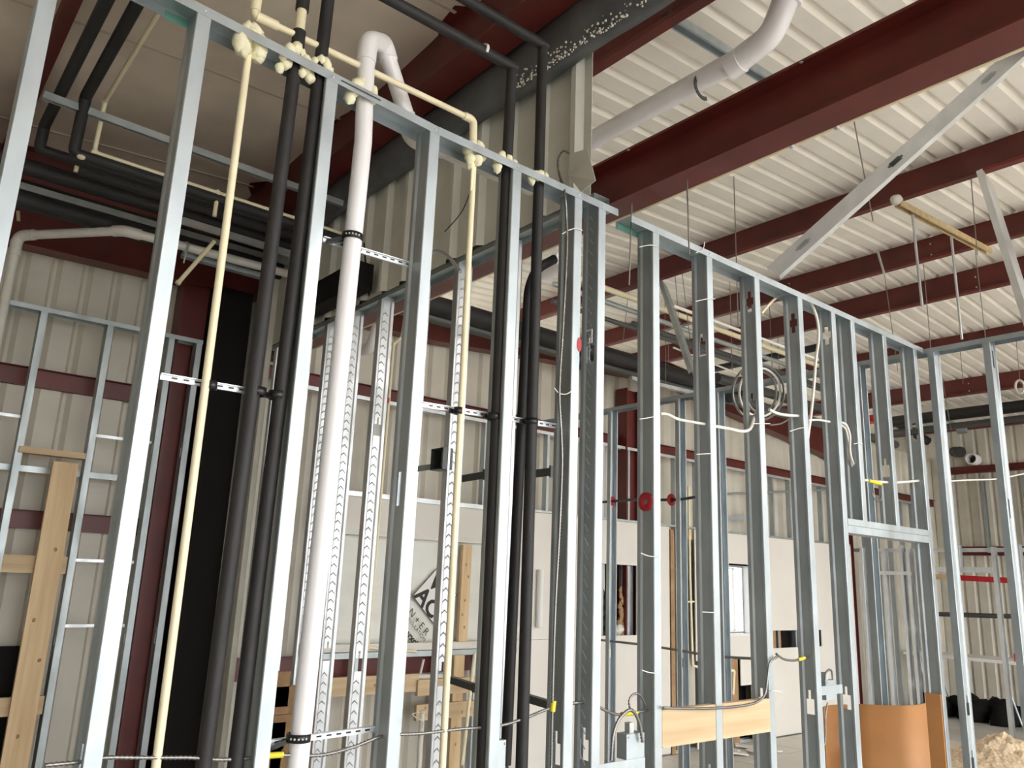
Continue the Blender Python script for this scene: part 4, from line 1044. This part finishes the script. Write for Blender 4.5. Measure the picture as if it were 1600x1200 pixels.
for i, (a, b, c) in enumerate((((999, 655), (1012, 653), (1022, 651)), ((1087, 471), (1105, 467), (1117, 467)), ((1088, 710), (1103, 709), (1115, 709)), ((1087, 395), (1098, 390), (1101, 378)), ((1001, 864), (1015, 869), (1033, 870)),
                                ((1097, 956), (1112, 957), (1124, 957)), ((1234, 674), (1250, 669), (1262, 668)), ((1334, 694), (1342, 692), (1348, 694)), ((1003, 1047), (1015, 1051), (1032, 1052)), ((1204, 1080), (1210, 1079), (1222, 1082)), ((1176, 662), (1190, 662), (1203, 662)))):
    ytie(('white zip tie round the first door wall stud above the drywall', 'white zip tie round the second door wall stud near its top', 'white zip tie round the second door wall stud, mid height', 'white zip tie hooked on the top track at the second door wall stud', 'clear zip tie round the first door wall stud above the square opening',
          'clear zip tie round the second door wall stud beside the window', 'white zip tie round the fourth door wall stud', 'white zip tie on the cables hanging by the header stud', 'clear zip tie on the first door wall stud low down', 'clear zip tie at the end of the pine blocking', 'white zip tie under the coil of cable')[i], (a, b, c), 2.194)
# low armored run through the pipe wall
yl = 2.24
P = [at_y(a, b, yl) for a, b in ((70, 1196), (130, 1190), (165, 1184), (230, 1184), (300, 1184), (345, 1187), (400, 1184), (440, 1180), (500, 1180), (550, 1168), (600, 1150), (660, 1146), (720, 1139), (780, 1134), (820, 1122), (850, 1110), (875, 1102), (905, 1098), (925, 1100), (950, 1112), (968, 1117), (990, 1114), (1015, 1109))]
o = mc(P, .0062).build('armored_cable', 'mc'); tag(o, 'long ribbed armored cable sagging through the studs along the bottom', 'cable')
for a, b in ((430, 1180), (983, 1115)): MB().tube([at_y(a-12, b+1, yl), at_y(a+12, b-1, yl)], .0085, 8).build('tape_wrap', 'yellow', o, 'yellow tape wrap')
MB().tube([at_y(865, 1095, 2.19), at_y(863, 1112, 2.19)], .010, 8).build('tape_wrap', 'yellow', o, 'yellow tape wrap')
# cable over the blocking
P = [at_y(a, b, 2.185) for a, b in ((1036, 1106), (1070, 1107), (1110, 1107), (1150, 1104), (1180, 1098), (1195, 1085), (1199, 1060), (1203, 1035), (1215, 1026))]
o = mc(P, .0062).build('armored_cable', 'mc'); tag(o, 'ribbed armored cable lying on the pine blocking of the door wall', 'cable')
P = [at_y(a, b, 2.24) for a, b in ((1213, 1022), (1225, 1030), (1240, 1032), (1255, 1029), (1268, 1024), (1276, 1022))]
o = mc(P, .006).build('armored_cable', 'mc'); tag(o, 'short armored cable with yellow tape behind the third door wall bay', 'cable')
MB().tube([at_y(1247, 1031, 2.24), at_y(1257, 1028, 2.24)], .008, 8).build('tape_wrap', 'yellow', o, 'yellow tape wrap')
P = [at_y(a, b, 2.20) for a, b in ((955, 1188), (958, 1150), (966, 1126), (980, 1111), (990, 1112), (999, 1130), (1004, 1160))]
o = mc(P, .0075).build('armored_cable', 'mc'); tag(o, 'armored cable looping over into the outlet box by the first door stud', 'cable')
P = [at_y(a, b, 2.235) for a, b in ((985, 1110), (983, 1096), (988, 1086), (996, 1084), (1003, 1090), (1010, 1104))]
o = mc(P, .0055).build('armored_cable', 'mc'); tag(o, 'small curl of armored cable beside the first door stud', 'cable')
# outlet boxes
def obox(lb, c, w, h, dp, br):
    c = V(c); t = thing('outlet_box', lb, 'electrical box', c)
    mb = MB().box(c.x-w/2, c.x+w/2, c.y, c.y+dp, c.z-h/2, c.z+h/2); mb.build('box', 'galv', t)
    for dx in (-w*.25, w*.25):
        for zz in (c.z-h/2-.001,): MB().tube([(c.x+dx, c.y+dp/2, zz), (c.x+dx, c.y+dp/2, zz-.002)], .011, 10).build('knockout', 'galv_old', t)
        screw_mb((c.x+dx*1.6, c.y-.0005, c.z+h*.38), (0, -1, 0), .004).build('screw', 'galv_old', t)
    MB().box(c.x-.012, c.x+.012, c.y+.02, c.y+.045, c.z+h/2, c.z+h/2+.035).build('cable_connector', 'galv_bright', t)
    if br: MB().box(c.x-br[0], c.x+br[1], c.y-.004, c.y-.001, c.z-br[2], c.z-br[2]+.042).build('mounting_bracket', 'galv', t)
    return t
obox('metal outlet box on a bracket between the corner and the first door stud', at_y(993, 1166, 2.215), .10, .09, .05, (.20, .05, .085))
obox('metal outlet box on a bracket between the fourth and fifth door studs', at_y(1299, 1078, 2.215), .10, .09, .05, (.15, .10, .02))
P = [at_y(a, b, 2.23) for a, b in ((1290, 1082), (1290, 1055), (1295, 1047), (1300, 1050), (1301, 1068))]
o = mc(P, .006).build('armored_cable', 'mc'); tag(o, 'armored cable bent over into the outlet box on the bracket', 'cable')
P = [at_y(a, b, 2.23) for a, b in ((1293, 1098), (1290, 1120), (1290, 1150), (1288, 1165))]
o = mc(P, .005).build('armored_cable', 'mc'); tag(o, 'armored cable tail hanging below the outlet box', 'cable')
q = at_y(780, 1182, 2.26)
obox('galvanized outlet box with round knockouts between black pipes at the bottom', q, .055, .10, .05, None)
# box on the dimpled studs
c = at_x(690, 718, 2.30)
t = thing('junction_box', 'dark open junction box on a bracket arm between dimpled studs', 'electrical box', c)
mb = MB()
for a in ((c.x-.03, c.x+.03, c.y-.055, c.y-.050, c.z-.055, c.z+.055), (c.x-.03, c.x+.03, c.y+.050, c.y+.055, c.z-.055, c.z+.055), (c.x-.03, c.x+.03, c.y-.05, c.y+.05, c.z+.05, c.z+.055), (c.x-.03, c.x+.03, c.y-.05, c.y+.05, c.z-.055, c.z-.05), (c.x+.025, c.x+.03, c.y-.05, c.y+.05, c.z-.05, c.z+.05)): mb.box(*a)
mb.build('box', 'darksteel', t)
MB().box(c.x+.0, c.x+.004, c.y+.05, c.y+.26, c.z-.045, c.z-.015).build('bracket_arm', 'galv_old', t)
MB().box(c.x-.006, c.x-.002, c.y-.045, c.y-.01, c.z-.04, c.z+.045).build('device_strap', 'galv', t)
for i, (p, q) in enumerate((((722, 748), (758, 742)), ((836, 740), (862, 737)))):
    a, b = at_x(*p, 2.31), at_x(*q, 2.31)
    o = MB().bar(a, b, .004, .035).bar(b-V((0, .01, 0)), b, .03, .05).build('bracket_arm', 'darksteel'); tag(o, ('dark bracket arm right of the dimpled stud with the junction box', 'dark bracket arm near the corner studs')[i], 'bracket')
for i, (p, q) in enumerate((((705, 1062), (742, 1074)), ((822, 1090), (862, 1102)))):
    a, b = at_x(*p, 2.33), at_x(*q, 2.33)
    o = MB().bar(a, b, .03, .03).bar(b, b+V((0, -.03, 0)), .034, .04).build('bracket_arm', 'darksteel'); tag(o, ('low dark bracket arm beside the middle cream pipe', 'low dark bracket arm beside the corner studs')[i], 'bracket')
# upper cables of the door wall
def cab(lb, pts, r=.006, m='whitewire', y=2.235, ridged=False):
    P = [at_y(a, b, y+(c[0] if c else 0)) for a, b, *c in pts]
    o = (mc(P, r) if ridged else MB().tube(spline(P, .015), r, 8)).build('cable', m); tag(o, lb, 'cable'); return o
cab('white cable running from the first to the second door stud', [(1032, 647), (1042, 647), (1060, 655), (1085, 660), (1109, 664)], .0065)
cab('white cable sagging from the second stud up to the third stud', [(1117, 666), (1140, 670), (1160, 674), (1172, 670), (1178, 655), (1182, 643), (1190, 635)], .008)
cab('white cable from the third stud to the fourth stud', [(1202, 640), (1215, 646), (1232, 649), (1248, 650), (1254, 653)], .008)
cab('white cable from the fourth stud to the fifth stud', [(1263, 657), (1275, 656), (1285, 657), (1296, 659)], .006)
cab('thin braided cable from under the coil to the fourth stud', [(1203, 664), (1220, 662), (1232, 655)], .005, 'mc', 2.25, True)
cab('white cable arching from the top track down the fifth door bay', [(1255, 460), (1268, 475), (1277, 500), (1279, 530), (1275, 560), (1272, 600), (1268, 640), (1264, 670), (1260, 700)], .008, 'whitewire', 2.24)
cab('yellow marked cable arching behind the third door bay', [(1190, 490), (1200, 478), (1212, 466), (1225, 460)], .007, 'cpvc', 2.30)
cab('pair of white cable tails hanging beside the header stud', [(1314, 660), (1322, 664), (1328, 680), (1328, 700), (1330, 715), (1335, 728)], .007, 'whitewire', 2.24)
cab('second white cable tail hanging beside the header stud', [(1314, 664), (1322, 672), (1326, 695), (1328, 715), (1334, 737)], .006, 'whitewire', 2.25)
o = cab('white cables with yellow tape running over the door header', [(1350, 750), (1365, 752), (1393, 754), (1415, 753), (1438, 751), (1443, 753)], .0075, 'whitewire', 2.24)
MB().tube([at_y(1357, 751, 2.235), at_y(1376, 756, 2.235)], .011, 8).build('tape_wrap', 'yellow', o, 'yellow tape flag')
cab('grey cable loop below the cables over the header', [(1362, 770), (1367, 780), (1376, 782), (1378, 772)], .005, 'wire', 2.26)
cab('white cable crossing from the corner to the far right stud', [(1480, 752), (1515, 750), (1560, 748), (1600, 740)], .006, 'whitewire', 2.6)
# coil of cable on the third stud
coil = thing('cable_coil', 'coil of white armored cable hung on the third door wall stud', 'cable coil', at_y(1172, 610, 2.33))
for k in range(3):
    cc = (1185+2*k, 613); rx, ry = (40-8*k, 44-6*k)
    P = [at_y(cc[0]+rx*cos(a), cc[1]+ry*sin(a), 2.33+.02*k) for a in [2*pi*i/14 for i in range(14)]]
    MB().tube(spline(P, .015, True), .0065, 8, closed=True).build('loop', 'mc' if k != 1 else 'whitewire', coil)
MB().tube([at_y(1160, 585, 2.33), at_y(1168, 575, 2.33)], .011, 8).build('tape_wrap', 'yellow', coil, 'yellow tape wrap')
P = [at_y(a, b, 2.33) for a, b in ((1166, 560), (1165, 590), (1162, 600))]
MB().tube(spline(P, .01), .006, 8).build('tail', 'whitewire', coil)
# cable with red grommets behind the door wall
yb = 5.0
P = [at_x(a, b, 5.33) for a, b in ((935, 785), (960, 783), (985, 781), (1010, 781), (1045, 781), (1065, 780), (1090, 776))]
o = MB().tube(spline(P, .03), .012, 8).build('conduit', 'darksteel'); tag(o, 'dark conduit with red grommets threaded through the rear studs', 'conduit')
for (a, b), r in (((956, 783), .04), ((1049, 781), .05)):
    c = at_x(a, b, 5.32); MB().ring(c, (0, 1, 0), .012, .012, r-.012, 16).build('grommet', 'redtag', o, 'red plastic grommet')
c = at_y(1020, 785, 2.235)
o = MB().ring((2.575, 2.246, c.z), (1, 0, 0), .012, .006, .027, 20).build('grommet', 'redtag'); tag(o, 'round red grommet plate on the first door wall stud', 'grommet')
a, b = at_y(1128, 772, 6.055), at_y(1300, 765, 6.055)
o = MB().tube([a, b], .014, 8).build('conduit', 'galv_old'); tag(o, 'thin grey conduit along the back wall above the window', 'conduit')
a, b = at_y(1128, 810, 6.04), at_y(1172, 808, 6.04)
o = MB().bar(a, b, .02, .06).bar(b, b+V((.06, 0, 0)), .05, .13).build('bracket_arm', 'galv'); tag(o, 'grey bracket arm above the window in the drywall', 'bracket')
P = [at_x(a, b, 5.33) for a, b in ((938, 1000), (1000, 1007), (1060, 1016), (1095, 1022), (1140, 1027), (1180, 1029))]
o = MB().tube(spline(P, .03), .010, 8).build('cable', 'wire'); tag(o, 'grey cable strung across in front of the drywall', 'cable')
c = at_x(923, 537, 2.30)
t = thing('switch_ring', 'small white bracket stuck on the last corner stud', 'bracket', c)
MB().box(2.222, 2.2262, 2.225, 2.232, c.z-.03, c.z+.03).box(2.222, 2.2262, 2.232, 2.26, c.z+.024, c.z+.03).box(2.222, 2.2262, 2.232, 2.25, c.z-.03, c.z-.024).build('plate', 'pvc', t)
c = at_y(904, 538, 2.199)
o = MB().add([V((2.128-.002, 2.1985, c.z+.03*sin(a)))+V((-.012*cos(a), 0, 0)) for a in [2*pi*k/14 for k in range(14)]], [tuple(range(14))]).add([V((2.128-.002, 2.1975, c.z+.03*sin(a)))+V((-.012*cos(a), 0, 0)) for a in [2*pi*k/14 for k in range(14)]], [tuple(reversed(range(14)))]).build('paint_dot', 'redtag', f1, 'red paint dot')
c = at_y(785, 655, 2.225)
o = MB().blob(at_y(786, 655, 2.225), .018, (.6, .6, 1.7), .15, 3).build('foam_scrap', 'pvc'); tag(o, 'white scrap stuck beside the stud between black pipes', 'scrap')
P = [at_x(a, b, 2.20) for a, b in ((678, 392), (690, 394), (702, 402), (714, 418), (719, 425))]
o = MB().tube(spline(P, .01), .010, 10).tube([P[0]+V((0, .02, .004)), P[0]], .016, 10).build('bent_conduit', 'galv_bright'); tag(o, 'short bent silver conduit at the top of the dimpled studs', 'conduit')
P = [at_x(a, b, 2.24) for a, b in ((738, 290), (722, 330), (695, 362))]
o = MB().tube(spline(P, .02), .003, 6).build('loose_wire', 'plastic_black'); tag(o, 'thin black wire slanting across the old siding', 'wire')
P = [at_x(a, b, 2.24) for a, b in ((569, 380), (572, 420), (577, 463))]
o = MB().tube(spline(P, .02), .006, 6).build('loose_wire', 'plastic_black'); tag(o, 'black cable hanging beside the white vent pipe', 'wire')
a, b = at_x(500, 425, 2.2), at_x(573, 440, 2.2)
o = MB().box(2.12, 2.24, b.y, a.y+.3, b.z-.05, b.z+.12).build('black_duct_end', 'tarp_and_shade'); tag(o, 'black boxed duct end against the old siding behind the vent pipe', 'duct')

# ================================================================== LOW CLUTTER ON THE RIGHT
# curved plywood panels leaning in the doorway
def curved(lb, pl, pr, ztop, sagz, m='ply', t=.012, bow=.10):
    mb = MB(); n = 14; vs = []
    a, b = V((pl[0], pl[1], 0)), V((pr[0], pr[1], 0)); nrm = V((-(b-a).y, (b-a).x, 0)).normalized()
    for s in (0, t):
        for i in range(n+1):
            u = i/n; c = a.lerp(b, u)+nrm*(bow*4*u*(1-u)+s)
            for z in (.01, ztop+sagz*(u-.5)): vs.append(c+V((0, 0, z)))
    k = 2*(n+1); fs = []
    for i in range(n):
        fs += [(2*i, 2*i+2, 2*i+3, 2*i+1), (k+2*i+1, k+2*i+3, k+2*i+2, k+2*i), (2*i+1, 2*i+3, k+2*i+3, k+2*i+1)]
    fs += [(0, 1, k+1, k), (2*n+1, 2*n, k+2*n, k+2*n+1)]
    mb.add(vs, fs, True); o = mb.build('plywood_sheet', m); tag(o, lb, 'panel'); return o
L = at_y(1342, 1100, 2.75); R = at_y(1452, 1092, 2.55)
pp = curved('curved orange plywood panel with scuff marks standing in the door opening', (L.x, L.y), (R.x, R.y), (L.z+R.z)/2, R.z-L.z, bow=-.16)
c = at_y(1380, 1165, 2.5)
zz = at_x(1462, 1084, 5.105).z
o = MB().box(5.100, 5.111, 2.206, 2.292, .004, zz).box(5.099, 5.100, 2.21, 2.288, zz-.03, zz-.027).build('plywood_strip', 'ply'); tag(o, 'brown plywood strip lining the foot of the last door wall stud', 'panel')
L = at_y(1288, 1110, 2.9); R = at_y(1312, 1105, 2.9)
curved('narrow orange plywood edge behind the fifth door stud', (L.x, 2.9), (R.x+.1, 2.9), at_y(1300, 1104, 2.9).z, 0, bow=.03)
# white folding table beyond the far door opening
tx, ty = 13.0, 5.0
zt_ = at_x(1515, 1027, 13.0).z
t = thing('folding_table', 'white topped folding table beyond the far door opening', 'table', (13.3, 5.2, 0))
MB().box(12.95, 13.75, 4.55, 6.1, zt_-.045, zt_).build('table_top', 'whitelid', t)
for y in (4.75, 5.9):
    for x in (13.05, 13.65):
        MB().tube(bend([(x, y, zt_-.045), (x-.02, y-.03, zt_-.30), (x+.02, y-.18, .02)], .1), .014, 8).build('leg', 'galv', t)
za = at_x(1520, 904, 13.4).z
o = MB().bar((13.4, 4.5, za-.02), (13.4, 5.85, za+.02), .09, .08).build('red_rail', 'redtag'); tag(o, 'red and pale rail crossing behind the far door opening', 'rail')
MB().bar((13.395, 5.45, za+.008), (13.395, 5.85, za+.02), .092, .082).build('pale_end', 'wood', o)
za = at_x(1525, 961, 13.4).z
o = MB().tube(spline([(13.4, 4.5, za+.02), (13.4, 5.0, za), (13.4, 5.9, za-.02)], .05), .035, 8).box(13.37, 13.43, 4.45, 4.6, za, za+.08).build('dark_rail', 'darksteel'); tag(o, 'dark bar crossing below the red rail behind the far door opening', 'rail')
for i, (y, x) in enumerate(((4.35, 13.45),)):
    o = MB().bar((x, y+.12, .01), (x, y-.05, 2.5), .06, .10, V((1, 0, 0))).build('dark_post', 'tarp_and_shade'); tag(o, 'black leaning post right of the folding table', 'post')
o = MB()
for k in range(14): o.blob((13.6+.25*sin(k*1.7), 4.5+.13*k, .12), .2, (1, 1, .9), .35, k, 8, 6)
o = o.build('dark_bundle', 'tarp_and_shade'); tag(o, 'dark heap under the folding table at the far siding', 'heap'); o['kind'] = 'stuff'
# sawdust heap
mb = MB(); nx = 46; c = at_z(1572, 1190, .05); vs = []
for i in range(nx+1):
    for j in range(nx+1):
        u, w = (i/nx-.5)*2, (j/nx-.5)*2; r = math.hypot(u, w)
        h = max(0, (1-r))*.34+.055*noise.noise(V((u*7, w*7, 0)))*max(0, 1-r*r)+.03*noise.noise(V((u*19, w*19, 3)))*max(0, 1-r)
        vs.append((c.x+u*.75, c.y+w*.75, .003+max(0, h)))
mb.add(vs, [(i*(nx+1)+j, (i+1)*(nx+1)+j, (i+1)*(nx+1)+j+1, i*(nx+1)+j+1) for i in range(nx) for j in range(nx) if math.hypot((i+.5)/nx-.5, (j+.5)/nx-.5) < .5])
o = mb.build('sawdust_heap', 'sand'); tag(o, 'heap of coarse tan sawdust and chips on the floor at the bottom right', 'heap', kind='stuff')
# broken drywall bits at the foot of the back wall
rr = random.Random(5)
for k in range(7):
    c = at_z(1140+12*k, 1172+6*sin(k*2.1), .03); a = rr.random()*3; s = .05+.06*rr.random()
    o = MB().bar(c-V((cos(a), sin(a), 0))*s, c+V((cos(a), sin(a), .15))*s, s*1.3, .013).build('drywall_scrap', 'drywall'); tag(o, ('leftmost', 'second from left', 'third from left', 'middle', 'third from right', 'second from right', 'rightmost')[k]+' of the broken white drywall pieces on the floor below the blocking', 'scrap', 'broken drywall pieces')
c = at_y(1125, 1120, 5.8)
for k, (a, b) in enumerate(((1085, 1125), (1150, 1082))):
    q = at_z(a, b+22, .045)
    o = MB().blob(q, .09, (1.2, .5, .6), .4, k+7).build('debris_scrap', 'wood_old' if k == 0 else 'pvc_dirty'); tag(o, ('brown crumpled scrap at the foot of the drywall gap', 'pale crumpled scrap in the low drywall opening')[k], 'scrap')
# cream pipe inside the low opening
P = [at_y(a, b, 6.06) for a, b in ((1136, 1047), (1147, 1048), (1145, 1085))]
o = MB().tube(bend(P, .02), .018, 8).build('water_pipe', 'cpvc'); tag(o, 'cream pipe bent down inside the low drywall opening', 'pipe')
P = [at_y(a, b, 6.05) for a, b in ((1076, 760), (1078, 900), (1082, 1040), (1090, 1042))]
o = MB().tube(bend(P, .02), .016, 8).tube([at_y(1073, 940, 6.05), at_y(1085, 940, 6.05)], .012, 6).build('water_pipe', 'cpvc'); tag(o, 'cream pipe standing in the narrow drywall gap', 'pipe')
o = MB().tube([at_y(1071, 735, 6.04), at_y(1073, 800, 6.04)], .008, 6).build('cable', 'yellow'); tag(o, 'thin yellow cable hanging above the narrow drywall gap', 'cable')
# boxes behind the pipes low on the left
for k, (a, b, w, h, lb) in enumerate(((465, 1120, .30, .34, 'brown wooden crate side behind the white vent pipe'), (436, 1110, .10, .42, 'old brown plank behind the second black pipe'))):
    q = at_y(a, b, 4.6)
    o = MB().box(q.x-w/2, q.x+w/2, 4.6, 4.64, q.z-h/2, q.z+h/2).box(q.x-w/2, q.x+w/2, 4.585, 4.6, q.z-.02, q.z+.02).box(q.x-w/2+.01, q.x+w/2-.01, 4.6, 4.64, .003, q.z-h/2).build('wood_scrap', 'wood_old'); tag(o, lb, 'plank')

o = MB().box(-1.0, 1.17, 6.16, 6.17, .01, 1.24).box(-1.0, 1.17, 6.155, 6.16, 1.21, 1.24).build('shade_backing', 'tarp_and_shade'); tag(o, 'black sheet for the shade low behind the studs at the left', 'sheet')  # black sheet painting in the shadow behind the lower studs
